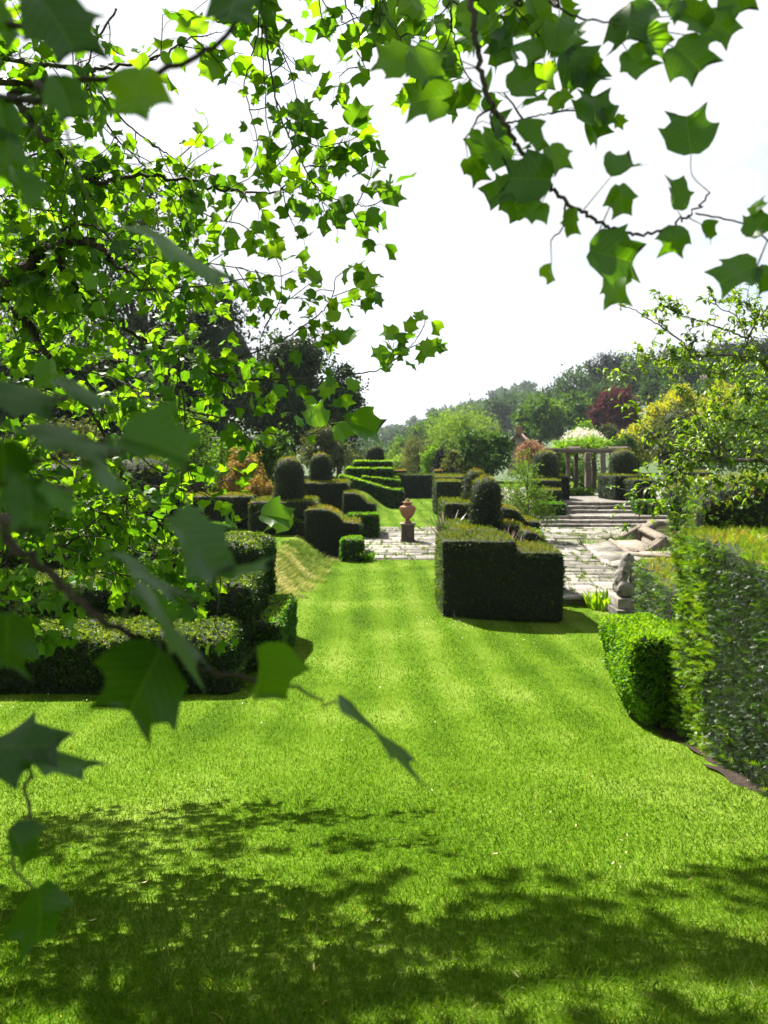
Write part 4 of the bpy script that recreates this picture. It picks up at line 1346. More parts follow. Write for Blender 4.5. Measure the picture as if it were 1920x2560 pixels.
house("pale stone cottage with a gable and brick chimney among the valley trees", 1300, 112, 1112, 3.0, 3.2, 1.6, 1.2, [-1.0])
house("house with a long pinkish tiled roof high on the right hillside", 1790, 150, 962, 5.5, 5, 1.9, -.35, [1.8])

# ------------------------------------------------------------------ trees and shrubs behind the garden
SPEC = {}


def crown_mesh(mb, blobs, n_clump, per, leaf, tmpls, top_light=.25, gap=.0, flat=1.0, inner=.35, jit=1.0, tint0=.45):
    """leaf clumps spread through the volume of several ellipsoids (cx, cy, cz, rx, ry, rz)"""
    vol = np.array([b[3] * b[4] * b[5] for b in blobs]); vol = vol ** (2 / 3)
    k = rng.choice(len(blobs), n_clump, p=vol / vol.sum())
    B = np.array(blobs)[k]
    u = unit(rng.normal(0, 1, (n_clump, 3)))
    r = (inner ** 3 + rng.random(n_clump) * (1 - inner ** 3)) ** (1 / 3)
    C = B[:, :3] + u * r[:, None] * B[:, 3:] * rng.uniform(.86, 1.12, (n_clump, 1))
    cs = B[:, 3:].mean(1) * .17
    idx = np.repeat(np.arange(n_clump), per)
    off = rng.normal(0, 1, (len(idx), 3)) * cs[idx][:, None] * np.array([1, 1, flat])
    P = C[idx] + off
    N = unit(off + u[idx] * cs[idx][:, None] * .8 + np.array([0, 0, .25]) * cs[idx][:, None])
    ct = rng.normal(0, .16, n_clump)
    t = tint0 + ct[idx] + rng.normal(0, .12, len(idx))
    scatter_mix(mb, tmpls, P, N, leaf * rng.uniform(.65, 1.35, len(idx)), np.clip(t, 0, 1), jit)
    return C


def limbs(mb, base, top, r, tips, kmax=14):
    tr = catmull([base, base + (top - base) * .5 + np.array([rng.normal(0, .02) * r * 10, rng.normal(0, .02) * r * 10, 0]), top], 6)
    tube(mb, tr, r, r * .3, 8)
    sel = tips[rng.choice(len(tips), min(kmax, len(tips)), replace=False)]
    for p in sel:
        f = rng.uniform(.25, .85)
        s = base + (top - base) * f
        if p[2] < s[2]: s = base + (top - base) * max(.15, (p[2] - base[2]) / max(top[2] - base[2], .1) * .6)
        mid = (s + p) / 2 + np.array([0, 0, .12 * np.linalg.norm(p - s)])
        tube(mb, catmull([s, mid, p], 4), r * .38, r * .08, 5)


def tree(label, px, d, top_py, wpx, mat, n=420, per=9, leaf=None, tm=None, cat="tree", name="tree", base_py=None, blobs=None, depth=1.0, trunk=True, tint0=.45, inner=.35, lobes=9, group=None, low=.22, jit=1.0, seed=None, spike=1.0, dense=0):
    x = (px - CX) / FOC * d
    zt = EYE - (top_py - HY) / FOC * d
    zb = gz(x, d) if base_py is None else EYE - (base_py - HY) / FOC * d
    W = wpx / FOC * d / 2
    H_ = zt - zb
    t = thing(name, label, cat, (x, d, zb), group)
    if blobs is None:
        blobs = []
        cz = zb + H_ * (low + (1 - low) / 2); rz = H_ * (1 - low) / 2
        blobs.append((x, d, cz, W * .72, W * .72 * depth, rz * .80))
        for k in range(lobes):
            a = rng.uniform(0, 6.283); e = rng.uniform(-.75, 1.0)
            ce = math.sqrt(max(0, 1 - e * e))
            s = rng.uniform(.26, .42)
            blobs.append((x + math.cos(a) * ce * W * (1 - s), d + math.sin(a) * ce * W * (1 - s) * depth, cz + e * rz * (1 - s), W * s, W * s * depth, min(rz * s * 1.1 * spike, W * s * 1.3 * spike)))
    cm = MB()
    leaf = (leaf or max(.10, d * .0035)) * 1.18
    n = int(n * .58)
    tips = crown_mesh(cm, blobs, n, per, leaf, tm or LEAF4, inner=inner, tint0=tint0, jit=jit)
    if dense:
        for (bx_, by_, bz_, rx_, ry_, rz_) in blobs:
            v, f = lathe([(max(1e-3, math.cos(a)), math.sin(a)) for a in np.linspace(-math.pi / 2, math.pi / 2, 6)], 9)
            v = v * (1 + .18 * snoise(v * 3 + bx_, 1.7, by_))[:, None] * np.array([rx_, ry_, rz_]) * dense + np.array([bx_, by_, bz_])
            cm.add(v, f, .12)
    cr = cm.build("crown", M[mat], t)
    tag(cr, kind="stuff")
    if trunk:
        lm = MB()
        limbs(lm, np.array([x, d, zb - .3]), np.array([x, d, zb + H_ * .82]), max(.06, H_ * .022), tips, 16)
        lm.build("trunk", M['trunk'], t, smooth=True)
    return t


# left, dark
tree("tall dark broadleaf tree rising behind the tulip leaves at upper left", 355, 62, 400, 360, 't_dark', 900, 9, .30, low=.15, lobes=14, tint0=.5, inner=.2)
tree("pale airy tree at the far left edge behind the tulip leaves", 70, 50, 455, 330, 't_light', 700, 8, .24, low=.2, lobes=12, inner=.2)
tree("dark evergreen standing between the tall dark tree and the conifer", 560, 66, 690, 320, 't_conifer', 700, 9, .30, low=.05, lobes=12, dense=.66)
tree("large dark conifer with a ragged right edge beside the open sky", 735, 60, 800, 300, 't_conifer', 1000, 9, .26, low=.0, lobes=18, spike=.6, dense=.66)
tree("dark spreading yew at the end of the left border, against the sky", 848, 57, 880, 135, 't_conifer', 620, 9, .22, low=.0, lobes=14, spike=.55, dense=.66)
tree("dark shrubby tree in the shade above the garden wall at left", 180, 42, 740, 460, 't_dark', 700, 9, .26, low=.0, lobes=12, tint0=.35, dense=.66)
tree("dark green tree filling the shade behind the brick pier", 430, 46, 830, 330, 't_dark', 700, 9, .24, low=.0, lobes=12, tint0=.35, dense=.66)
tree("olive-leaved shrub in front of the dark yew left of the far mound", 815, 50, 1060, 150, 't_olive', 420, 8, .17, cat="shrub", name="shrub", low=0, lobes=10, tint0=.35, dense=.66)
tree("dull green shrub in the shade behind the second left column", 905, 49, 1120, 90, 't_olive', 260, 8, .15, cat="shrub", name="shrub", low=0, tint0=.25, dense=.66)
tree("mid green shrub against the shadowed wall behind the near left column", 680, 32.6, 1062, 150, 't_mid', 460, 8, .13, cat="shrub", name="shrub", low=0, tint0=.4, dense=.66)
tree("golden ochre conifer bush left of the near round column", 610, 29, 1105, 130, 't_ochre', 420, 9, .10, LEAF3T, cat="shrub", name="conifer_bush", low=0, base_py=1290, lobes=12, dense=.66)
tree("smaller golden ochre conifer bush beside the near round column", 648, 27, 1185, 85, 't_ochre', 320, 9, .09, LEAF3T, cat="shrub", name="conifer_bush", low=0, base_py=1300, lobes=10, dense=.66)
tree("yellow-green leafy bush behind the golden conifer at left", 555, 32, 1065, 120, 't_lime', 300, 8, .12, cat="shrub", name="shrub", low=0, base_py=1250, tint0=.3)
tree("lush light green plants at the far left behind the box mound", 105, 17, 1215, 250, 't_lime', 420, 9, .09, cat="shrub", name="shrub", low=0, base_py=1420, tint0=.35)
tree("grey-leaved shrub below the wall at far left", 150, 30, 1040, 240, 't_olive', 420, 8, .11, cat="shrub", name="shrub", low=0, base_py=1200, tint0=.4)
tree("fresh green shrub below the brick pier", 470, 30, 1015, 170, 't_mid', 380, 8, .11, cat="shrub", name="shrub", low=0, base_py=1230, tint0=.55)

# centre
tree("tall airy light green willow in the valley centre", 1165, 95, 996, 210, 't_light', 1250, 8, .24, LEAF3T, low=.05, lobes=16, inner=.15, tint0=.55)
tree("large-leaved glossy green magnolia left of the pergola", 1212, 58, 1066, 165, 't_magnolia', 620, 7, .30, BROAD, low=.05, lobes=14, tint0=.5, dense=.66)
tree("narrow dark blue-green cypress standing above the far hedge", 1102, 66, 1112, 40, 't_blue', 420, 9, .16, LEAF3T, low=0, lobes=5, blobs=None, inner=.3, spike=2.0, dense=.66)
tree("small yellow-green tree behind the dark cypress", 1082, 74, 1104, 60, 't_lime', 240, 8, .2, low=.1, tint0=.45)
tree("slender olive-green tree with a visible straight trunk left of the cypress", 1046, 82, 1086, 95, 't_olive', 420, 7, .2, LEAF3T, low=.1, inner=.1, tint0=.7)
tree("light green bushy tree at the foot of the valley above the far hedge", 1010, 90, 1135, 120, 't_light', 420, 8, .24, low=.0, tint0=.5)
tree("pale feathery tree just right of the far box dome", 985, 110, 1100, 70, 't_light', 300, 8, .26, LEAF3T, low=.1, tint0=.4)
tree("rounded mid green tree low in the valley left of centre", 1005, 170, 1085, 80, 't_mid', 320, 8, .5, tint0=.55)
tree("tall wood tree rising above the valley left of the willow", 1100, 230, 1030, 120, 't_mid', 520, 8, .65, lobes=12, tint0=.45)
tree("bushy wood tree between the valley wood and the willow", 1055, 200, 1055, 90, 't_mid', 380, 8, .6, lobes=10, tint0=.5)
tree("broad green tree with dark limbs right of the willow", 1350, 140, 985, 150, 't_mid', 760, 8, .42, lobes=14, tint0=.5, inner=.2, dense=.66)
tree("broad green tree beside the copper beech with dark limbs showing", 1430, 150, 985, 130, 't_mid', 640, 8, .42, lobes=12, tint0=.45, inner=.2, dense=.66)
tree("rounded copper beech with dark purple leaves on the right slope", 1540, 128, 966, 132, 't_copper', 950, 9, .34, low=.0, lobes=22, inner=.45, dense=.66)
tree("bright green round tree below the copper beech", 1458, 88, 1046, 95, 't_lime', 420, 8, .24, low=.1, tint0=.45)
tree("white blossoming tree behind the pergola", 1458, 54, 1068, 130, 'blossom', 300, 7, .13, low=.35, lobes=12, tint0=.5, inner=.4)
tree("light green leafy climber mass on top of the pergola", 1455, 45, 1095, 165, 't_lime', 380, 8, .13, cat="climber", name="climbing_plant", base_py=1135, low=0, trunk=False, tint0=.5)
tree("bronze-pink leaved climber at the left end of the pergola", 1335, 45, 1103, 115, 't_bronze', 360, 8, .12, cat="climber", name="climbing_plant", base_py=1165, low=0, tint0=.5)
tree("dark tangled climber stems and leaves filling the pergola", 1440, 47.5, 1125, 170, 't_mid', 420, 8, .15, cat="climber", name="climbing_plant", base_py=1235, low=0, tint0=.25, inner=.1)
tree("dull brown-green round shrub under the copper beech", 1525, 100, 1050, 60, 't_olive', 220, 8, .26, cat="shrub", name="shrub", low=0, tint0=.25)
tree("low leafy ground plants at the pergola foot", 1430, 39.6, 1222, 170, 't_mid', 260, 7, .10, cat="plants", name="leafy_plants", base_py=1243, low=0, trunk=False, tint0=.75, depth=.15)
bl = [(5.2 + .35 * math.cos(k * 2.4) * (.6 + .1 * k) , 26.5 + .5 * math.sin(k * 2.4), 1.0 + .26 * k, .95 - .10 * k, .8 - .08 * k, .60) for k in range(8)] + [(4.7, 26.2, 1.5, .6, .5, .8), (5.8, 26.3, 1.3, .6, .5, .7), (5.3, 26.5, 2.7, .45, .4, .5)]
tree("loose grey-green feathery shrub left of the domed yew by the steps", 1318, 26.5, 1150, 130, 't_light', 420, 9, .085, LEAF3T, cat="shrub", name="shrub", base_py=1330, blobs=bl, inner=.0, tint0=.25)
tree("green shrub left of the magnolia behind the square yew block", 1130, 56, 1120, 70, 't_olive', 280, 8, .16, cat="shrub", name="shrub", low=0, tint0=.5)
# right slope
tree("tall golden-yellow conifer highest on the right slope", 1700, 86, 938, 105, 't_gold', 620, 9, .24, LEAF3T, low=0, lobes=14, tint0=.45, spike=.7, dense=.66)
tree("golden-yellow conifer in the middle of the golden row", 1650, 80, 985, 100, 't_gold', 560, 9, .23, LEAF3T, low=0, lobes=14, tint0=.45, spike=.7, dense=.66)
tree("small golden-yellow conifer lowest in the golden row", 1595, 74, 1048, 95, 't_gold', 420, 9, .22, LEAF3T, low=0, lobes=12, tint0=.45, spike=.7, dense=.66)
tree("golden-yellow conifer partly hidden by fruit tree leaves at far right", 1795, 86, 945, 130, 't_gold', 480, 9, .24, LEAF3T, low=0, lobes=12, tint0=.4)
tree("broad grey-olive shrub bank in front of the golden conifers", 1725, 62, 1015, 260, 't_olive', 900, 8, .2, cat="shrub", name="shrub", low=0, lobes=16, tint0=.45, inner=.2, dense=.66)
tree("green shrub bank at the right edge behind the fruit tree", 1880, 58, 985, 240, 't_mid', 620, 8, .2, cat="shrub", name="shrub", low=0, lobes=14, tint0=.5)
tree("mid green shrub under the small golden conifer", 1560, 66, 1085, 80, 't_mid', 300, 8, .2, cat="shrub", name="shrub", low=0, tint0=.4)
tree("flat-topped dark pine on the right skyline", 1512, 215, 878, 95, 't_blue', 300, 9, .6, LEAF3T, low=.55, lobes=8, tint0=.45)
tree("dark round tree on the skyline right of the pine", 1700, 190, 868, 130, 't_dark', 460, 9, .6, low=.2, tint0=.6, dense=.66)
tree("dark conifer on the skyline behind the fruit tree", 1800, 180, 855, 120, 't_conifer', 420, 9, .55, low=.1, tint0=.6)
tree("tree on the skyline at the right edge", 1900, 170, 850, 160, 't_dark', 460, 9, .55, low=.1, tint0=.55)
# the hillside wood reads as one mass
hw = MB()
for (px, d, tp, w) in [(1270, 300, 988, 110), (1320, 320, 1000, 110), (1230, 330, 1012, 90), (1400, 240, 955, 110), (1450, 230, 930, 120), (1500, 235, 905, 130), (1570, 225, 893, 130), (1640, 215, 885, 140), (1600, 190, 935, 150), (1520, 180, 950, 120), (1680, 175, 925, 150), (1480, 200, 975, 120), (1760, 170, 910, 150), (1850, 165, 900, 180), (1350, 260, 1010, 120), (1410, 205, 990, 100), (1720, 130, 935, 150), (1800, 125, 945, 170), (1880, 120, 930, 180), (1950, 110, 905, 180), (1660, 140, 955, 120), (1850, 105, 985, 170), (1940, 98, 960, 160)]:
    x = (px - CX) / FOC * d; zt = EYE - (tp - HY) / FOC * d; W = w / FOC * d / 2
    zt += rng.normal(0, 1.6); zb = gz(x, d); hh = max(zt - zb, 6)
    bl = [(x, d, zt - hh * .5, W * .8, W * .8, hh * .5)]
    for k in range(7):
        a = rng.uniform(0, 6.28)
        bl.append((x + math.cos(a) * W * .6, d + math.sin(a) * W * .6, zt - hh * rng.uniform(.2, .6), W * .42, W * .42, W * .42))
    crown_mesh(hw, bl, 240, 7, d * .0038, LEAF4, tint0=rng.uniform(.3, .6))
tag(hw.build("hillside_wood", M['t_wood']), "hazy mixed wood covering the right hillside", "wood", kind="stuff")
fw = MB()
for k in range(70):
    d = rng.uniform(420, 950); px = rng.uniform(820, 1330)
    x = (px - CX) / FOC * d; zb = gz(x, d); W = rng.uniform(6, 11); hh = rng.uniform(9, 15)
    bl = [(x, d, zb + hh * .55, W, W, hh * .5)] + [(x + rng.normal(0, W * .5), d, zb + hh * rng.uniform(.5, .9), W * .5, W * .5, W * .45) for q in range(4)]
    crown_mesh(fw, bl, 60, 5, d * .0046, LEAF4, tint0=.45)
for k in range(26):
    d = rng.uniform(230, 420); px = rng.uniform(900, 1230)
    x = (px - CX) / FOC * d; zb = gz(x, d); W = rng.uniform(5, 9); hh = np.interp(px, [900, 1000, 1230], [8, 11, 17]) * rng.uniform(.8, 1.1)
    bl = [(x, d, zb + hh * .5, W, W, hh * .5)] + [(x + rng.normal(0, W * .5), d, zb + hh * rng.uniform(.5, .9), W * .5, W * .5, W * .45) for q in range(5)]
    crown_mesh(fw, bl, 100, 6, d * .0042, LEAF4, tint0=rng.uniform(.3, .6))
tag(fw.build("far_wood", M['t_wood']), "blue hazy woods on the far side of the valley", "wood", kind="stuff")


# ------------------------------------------------------------------ leaves and branches of the two near trees
def tulip_leaf(fold, curl, wave, asym, seed, cols=2):
    r = np.random.default_rng(seed)
    k_w = r.uniform(.86, 1.08); k_l = r.uniform(-.05, .06)
    O = np.array([(0, 0), (.14, -.035), (.30, .02), (.42, .15), (.485, .31), (.60, .50), (.485, .512), (.40, .55), (.352, .63), (.358, .76), (.41, .97), (.30, .895), (.19, .855), (.0, .835)])
    ym = np.array([0, .02, .08, .18, .30, .42, .47, .52, .58, .67, .78, .80, .82, .835])
    O[:, 0] *= k_w; O[5:11, 1] += k_l
    V, UV, F = [], [], []
    for s in (1, -1):
        Os = O.copy()
        Os[1:-1] += r.normal(0, .014, (len(O) - 2, 2))
        Os[:, 0] *= 1 + s * asym
        n0 = len(V)
        for i in range(len(O)):
            for c in range(cols + 1):
                f = c / cols
                x = Os[i, 0] * f; y = ym[i] + (Os[i, 1] - ym[i]) * f
                z = fold * x - curl * (y - .1) ** 2 * np.sign(y) + wave * x * math.sin(y * 7 + seed + (0 if s > 0 else 2)) - .25 * x * x * (1 if fold > 0 else 0)
                V.append((s * x, y, z)); UV.append((s * x + 1e-6, y))
        k = cols + 1
        for i in range(len(O) - 1):
            for c in range(cols):
                q = [n0 + i * k + c, n0 + i * k + c + 1, n0 + (i + 1) * k + c + 1, n0 + (i + 1) * k + c]
                F.append(q if s > 0 else q[::-1])
    return np.array(V), np.array(F), np.array(UV)


TULIP = [tulip_leaf(*a) for a in [(.34, .20, .16, .0, 1), (.15, .34, .24, .08, 2), (.55, .28, .14, -.07, 3), (-.2, .42, .22, .06, 4), (.80, .35, .16, .0, 5), (.28, -.25, .28, -.08, 6), (1.05, .45, .16, .04, 7), (.10, .14, .10, .03, 12)]]
TULIP_MID = [tulip_leaf(*a, 1) for a in [(.34, .20, .16, .0, 1), (.15, .34, .24, .08, 2), (.55, .28, .14, -.07, 3), (-.2, .42, .22, .06, 4), (.80, .35, .16, .0, 5), (.28, -.25, .28, -.08, 6), (1.05, .45, .16, .04, 7), (.10, .14, .10, .03, 12)]]
_o = np.array([(0, 0, 0), (.40, .10, .06), (.60, .50, .12), (.35, .62, .05), (.41, .97, -.05), (0, .83, -.10), (-.41, .97, -.05), (-.35, .62, .05), (-.60, .50, .12), (-.40, .10, .06)])
TULIP_LOW = [(_o, np.array([[0, 1, 3], [0, 3, 5], [1, 2, 3], [3, 4, 5], [0, 5, 7], [0, 7, 9], [9, 7, 8], [7, 5, 6]]), _o[:, :2] + 1e-6)]


def frame(tip, nrm):
    y = unit(np.asarray(tip, dtype=float))
    z = np.asarray(nrm, dtype=float)
    z = unit(z - y * np.dot(z, y))
    x = np.cross(y, z)
    return np.stack([x, y, z], 1)


sun_v = np.array(SUN)
TRUNK = np.array([-5.2, 4.2])
tul = thing("tulip_tree", "spreading tree with fresh green lobed leaves framing the left and top of the view", "tree", (TRUNK[0], TRUNK[1], gz(*TRUNK)))
trunk = MB()
tz = gz(*TRUNK)
tube(trunk, catmull([(-5.2, 4.2, tz - .2), (-5.15, 4.25, 3.5), (-5.05, 4.4, 6.5), (-4.9, 4.6, 9.5), (-4.8, 4.8, 12.5)], 6), .36, .10, 14)
trunk.build("trunk", M['bark'], tul, smooth=True)

LEAFS = []      # (base, frame, length, variant, tint)
BR_PTS = []     # points on branches, for attaching
twigs = MB()
pets = MB()


def add_leaf(base, tip, nrm, L, var=None, tint=None):
    if tint is None:      # the hanging sprays stop short of the view down the garden
        px, py = proj(np.asarray(base) + unit(tip) * L * .5)
        if (628 < px < 1000 and 1105 < py < 1420) or (560 < px < 780 and 1330 < py < 1560): return
    LEAFS.append((np.asarray(base), frame(tip, nrm), L, random.randrange(len(TULIP) - 1) if var is None else var, random.uniform(.15, .75) if tint is None else tint))


def spray(p, dirv, length, nleaf, lsize, rad=.0034, flop=.35):
    """a twig with alternate leaves on long stalks"""
    q = [p]
    dv = unit(dirv)
    for k in range(4):
        dv = unit(dv + rng.normal(0, .22, 3) + np.array([0, 0, -.04]))
        q.append(q[-1] + dv * length / 4)
    path = catmull(q, 3)
    tube(twigs, path[::2], rad, rad * .55, 3, .4)
    BR_PTS.append(path[::3])
    for k in range(nleaf):
        f = (k + 1) / nleaf
        i = min(len(path) - 1, int(f * (len(path) - 1)))
        b = path[i]
        tng = unit(path[min(i + 1, len(path) - 1)] - path[max(i - 1, 0)])
        pd = unit(tng * .6 + rng.normal(0, .65, 3) + np.array([0, -.05, .0]))
        pl = lsize * rng.uniform(.5, 1.0)
        e = b + pd * pl * .6
        e2 = e + unit(pd + np.array([0, 0, -.6])) * pl * .45
        tube(pets, [b, e, e2], .0012, .0009, 3, .6)
        tip = unit(pd * .8 + np.array([0, 0, -flop - .5 * rng.random()]) + rng.normal(0, .35, 3))
        nrm = unit(sun_v * .9 + np.array([0, -.15, .2]) + rng.normal(0, .55, 3))
        add_leaf(e2, tip, nrm, lsize * (rng.uniform(.45, .7) if (k == nleaf - 1 and rng.random() < .6) else rng.uniform(.75, 1.2)))


def branch(pts, r0, r1, dens=0.0, lsize=.105, name="branch", start=None, tl=(.14, .38), nl=(3, 6), skip=0.0, out=.6):
    """a limb traced as (px, py, distance) with twigs and leaves along it"""
    P = [at(*p) for p in pts]
    if start is not None:
        P = [np.asarray(s, dtype=float) for s in start] + P
    path = catmull(P, 6)
    n = len(path)
    jl = rng.normal(0, 1, (n, 3)) * min(r0 * .35, .012)
    path = path + jl
    f = np.linspace(0, 1, n)
    m = MB()
    tube(m, path, r0 + (r1 - r0) * f ** .8, sides=8 if r0 > .01 else 5, tint=.5)
    m.build(name, M['bark'], tul, smooth=True)
    BR_PTS.append(path[::2])
    seg = np.linalg.norm(np.diff(path, axis=0), axis=1)
    L = seg.sum()
    cum = np.concatenate([[0], np.cumsum(seg)])
    k = int(L * dens)
    for s in rng.uniform(skip, 1, k) * L:
        i = min(n - 2, np.searchsorted(cum, s))
        p = path[i]
        tg = unit(path[i + 1] - path[i])
        dv = unit(tg * .5 + rng.normal(0, out, 3) + np.array([.08, -.02, .05]))
        spray(p, dv, rng.uniform(*tl), rng.integers(nl[0], nl[1] + 1), lsize)
    if dens and r1 < .006:
        spray(path[-1], path[-1] - path[-3], .12, 4, lsize)
    return path


T_ = lambda z: (TRUNK[0], TRUNK[1], z)
LZ = .085
# limbs at left (positions along the limbs as they hang in front of the viewer)
branch([(0, 703, 3.9), (42, 677, 3.85), (76, 665, 3.8), (97, 631, 3.8), (127, 622, 3.75), (156, 610, 3.7), (190, 601, 3.7), (224, 603, 3.65), (253, 627, 3.6), (279, 656, 3.6), (317, 675, 3.55), (350, 688, 3.5)], .042, .006, 6.2, LZ, start=[T_(3.9)], skip=.4)
branch([(135, 627, 3.75), (160, 669, 3.8), (181, 707, 3.85), (211, 741, 3.9), (253, 779, 4.0), (295, 808, 4.05), (338, 833, 4.1), (380, 859, 4.15), (443, 888, 4.2), (485, 905, 4.2), (560, 935, 4.25)], .022, .004, 9.6, LZ)
branch([(0, 745, 4.1), (34, 774, 4.1), (68, 812, 4.1), (97, 855, 4.1), (122, 888, 4.1), (143, 922, 4.1), (169, 963, 4.1), (219, 1018, 4.1), (253, 1069, 4.1), (287, 1145, 4.1), (312, 1212, 4.1), (325, 1259, 4.1), (380, 1288, 4.1), (422, 1326, 4.1), (485, 1360, 4.1)], .026, .004, 6.2, LZ, start=[T_(3.6)], skip=.3)
branch([(148, 580, 3.7), (181, 563, 3.6), (224, 563, 3.5), (262, 584, 3.5), (287, 610, 3.5), (321, 618, 3.5), (346, 643, 3.5), (363, 677, 3.5), (380, 719, 3.5)], .008, .003, 6.9, LZ)
branch([(270, 745, 4.0), (321, 730, 4.0), (380, 722, 4.0), (443, 719, 4.1), (494, 717, 4.2), (600, 700, 4.3), (690, 690, 4.4)], .007, .0035, 10.3, LZ)
branch([(181, 930, 4.0), (232, 932, 4.0), (295, 951, 4.0), (330, 968, 4.0), (420, 990, 4.2), (520, 985, 4.3)], .006, .003, 8.3, LZ)
branch([(485, 905, 4.2), (560, 900, 4.3), (640, 880, 4.4), (700, 853, 4.4), (743, 825, 4.4), (782, 798, 4.4), (814, 770, 4.4), (833, 735, 4.4), (839, 692, 4.4)], .007, .0025, 8.9, LZ)
branch([(520, 935, 4.2), (600, 945, 4.2), (700, 950, 4.2), (774, 947, 4.2), (833, 947, 4.2), (892, 935, 4.2), (951, 923, 4.2), (990, 896, 4.2), (1025, 868, 4.2), (1045, 845, 4.2)], .008, .002, 6.2, LZ, tl=(.10, .24))
branch([(460, 905, 4.3), (598, 939, 4.3), (657, 949, 4.4), (716, 927, 4.4), (751, 876, 4.4)], .006, .003, 8.9, LZ)
branch([(400, 1005, 4.0), (480, 1030, 4.0), (578, 1049, 4.0), (637, 1072, 4.0), (696, 1088, 4.0), (755, 1090, 4.0), (794, 1078, 4.0), (825, 1053, 4.0)], .006, .0025, 4.8, LZ, tl=(.10, .25))
branch([(660, 820, 4.3), (696, 759, 4.3), (704, 720, 4.3), (702, 672, 4.3)], .004, .002, 5.5, LZ * .8)
branch([(447, 880, 3.9), (447, 921, 3.9), (460, 1005, 3.9), (464, 1090, 3.9), (473, 1174, 3.9), (498, 1221, 3.9), (560, 1250, 3.9)], .006, .003, 6.2, LZ)
branch([(300, 1180, 4.0), (312, 1237, 4.0), (320, 1310, 4.0), (325, 1385, 4.0)], .006, .003, 4.8, LZ)
branch([(0, 1288, 3.6), (51, 1313, 3.6), (105, 1347, 3.6), (152, 1366, 3.6), (190, 1343, 3.6), (219, 1318, 3.6), (262, 1297, 3.6)], .012, .003, 6.2, LZ, start=[T_(2.9)], skip=.5)
branch([(203, 1339, 3.6), (262, 1343, 3.6), (304, 1360, 3.6), (354, 1390, 3.6)], .005, .0025, 6.2, LZ * .9)
branch([(485, 1340, 3.8), (506, 1398, 3.7), (548, 1440, 3.7), (548, 1490, 3.7), (536, 1558, 3.7)], .005, .0025, 6.2, LZ * .8)
branch([(340, 1050, 4.0), (422, 1077, 4.0), (506, 1060, 4.0), (565, 1043, 4.0), (610, 1080, 4.0)], .005, .003, 5.5, LZ)
branch([(0, 1500, 3.4), (20, 1520, 3.4), (60, 1525, 3.4), (85, 1505, 3.4)], .003, .002, 6.2, LZ * .8, start=[(-3.2, 3.6, 2.6)], skip=.75)
branch([(280, 1120, 4.2), (330, 1130, 4.2), (400, 1180, 4.2), (470, 1230, 4.2), (560, 1200, 4.2)], .006, .003, 5.5, LZ)
branch([(0, 1185, 3.9), (140, 1235, 3.9), (280, 1290, 3.9), (400, 1300, 3.9)], .006, .003, 7, LZ, start=[T_(3.1)], skip=.5)
branch([(0, 1370, 3.8), (100, 1400, 3.8), (220, 1430, 3.8), (330, 1440, 3.8), (430, 1475, 3.8)], .006, .003, 7, LZ, start=[T_(2.7)], skip=.5)
branch([(250, 1250, 4.0), (360, 1330, 4.0), (450, 1400, 4.0), (540, 1420, 4.0)], .005, .003, 7, LZ)
branch([(0, 1230, 4.3), (120, 1290, 4.3), (240, 1390, 4.3), (330, 1400, 4.3)], .006, .003, 8, LZ, start=[T_(2.9)], skip=.5)
# upper left
branch([(0, 148, 3.8), (55, 156, 3.7), (198, 171, 3.5), (253, 171, 3.4), (350, 156, 3.3), (405, 137, 3.3), (447, 114, 3.3), (494, 91, 3.3)], .014, .003, 6.2, LZ, start=[T_(6.0)], skip=.4)
branch([(0, 203, 3.9), (25, 236, 3.9), (50, 262, 3.8), (80, 308, 3.8), (127, 359, 3.7), (169, 401, 3.7), (211, 439, 3.6), (240, 454, 3.6), (295, 447, 3.6), (380, 443, 3.6), (464, 451, 3.6), (548, 468, 3.6), (612, 479, 3.6), (684, 481, 3.6), (727, 460, 3.6), (737, 455, 3.6)], .022, .003, 6.9, LZ, start=[T_(5.6)], skip=.4)
branch([(211, 443, 3.7), (203, 464, 3.7), (194, 506, 3.7), (181, 561, 3.7), (165, 600, 3.7)], .012, .008, 5.5, LZ)
branch([(291, 25, 3.6), (253, 84, 3.5), (228, 139, 3.5), (211, 169, 3.5)], .006, .004, 4.8, LZ)
branch([(198, 173, 3.5), (228, 236, 3.5), (253, 287, 3.6), (295, 350, 3.6), (350, 405, 3.6), (380, 430, 3.6), (450, 490, 3.7), (530, 545, 3.7), (600, 560, 3.7)], .006, .003, 8.3, LZ)
branch([(230, 180, 3.6), (270, 253, 3.6), (320, 312, 3.7), (380, 359, 3.7), (422, 388, 3.7), (464, 418, 3.7), (540, 440, 3.8)], .006, .003, 8.3, LZ)
branch([(40, 260, 3.8), (90, 310, 4.0), (105, 400, 4.1), (112, 470, 4.1), (140, 560, 4.1)], .006, .003, 6.2, LZ)
branch([(0, 360, 4.2), (60, 400, 4.2), (140, 430, 4.2), (230, 500, 4.3), (330, 540, 4.3), (430, 560, 4.3)], .008, .003, 7.6, LZ, start=[T_(5.2)], skip=.5)
branch([(0, 490, 4.4), (80, 520, 4.4), (200, 540, 4.4), (320, 600, 4.4), (430, 650, 4.5), (540, 660, 4.5), (640, 680, 4.5)], .008, .003, 8.3, LZ, start=[T_(4.7)], skip=.5)
branch([(0, 850, 4.6), (90, 900, 4.6), (200, 900, 4.6), (330, 910, 4.6), (450, 960, 4.7)], .008, .003, 6.2, LZ, start=[T_(4.2)], skip=.5)
branch([(0, 1060, 4.3), (90, 1110, 4.3), (180, 1180, 4.3), (250, 1230, 4.3)], .008, .003, 5.5, LZ, start=[T_(3.4)], skip=.55)
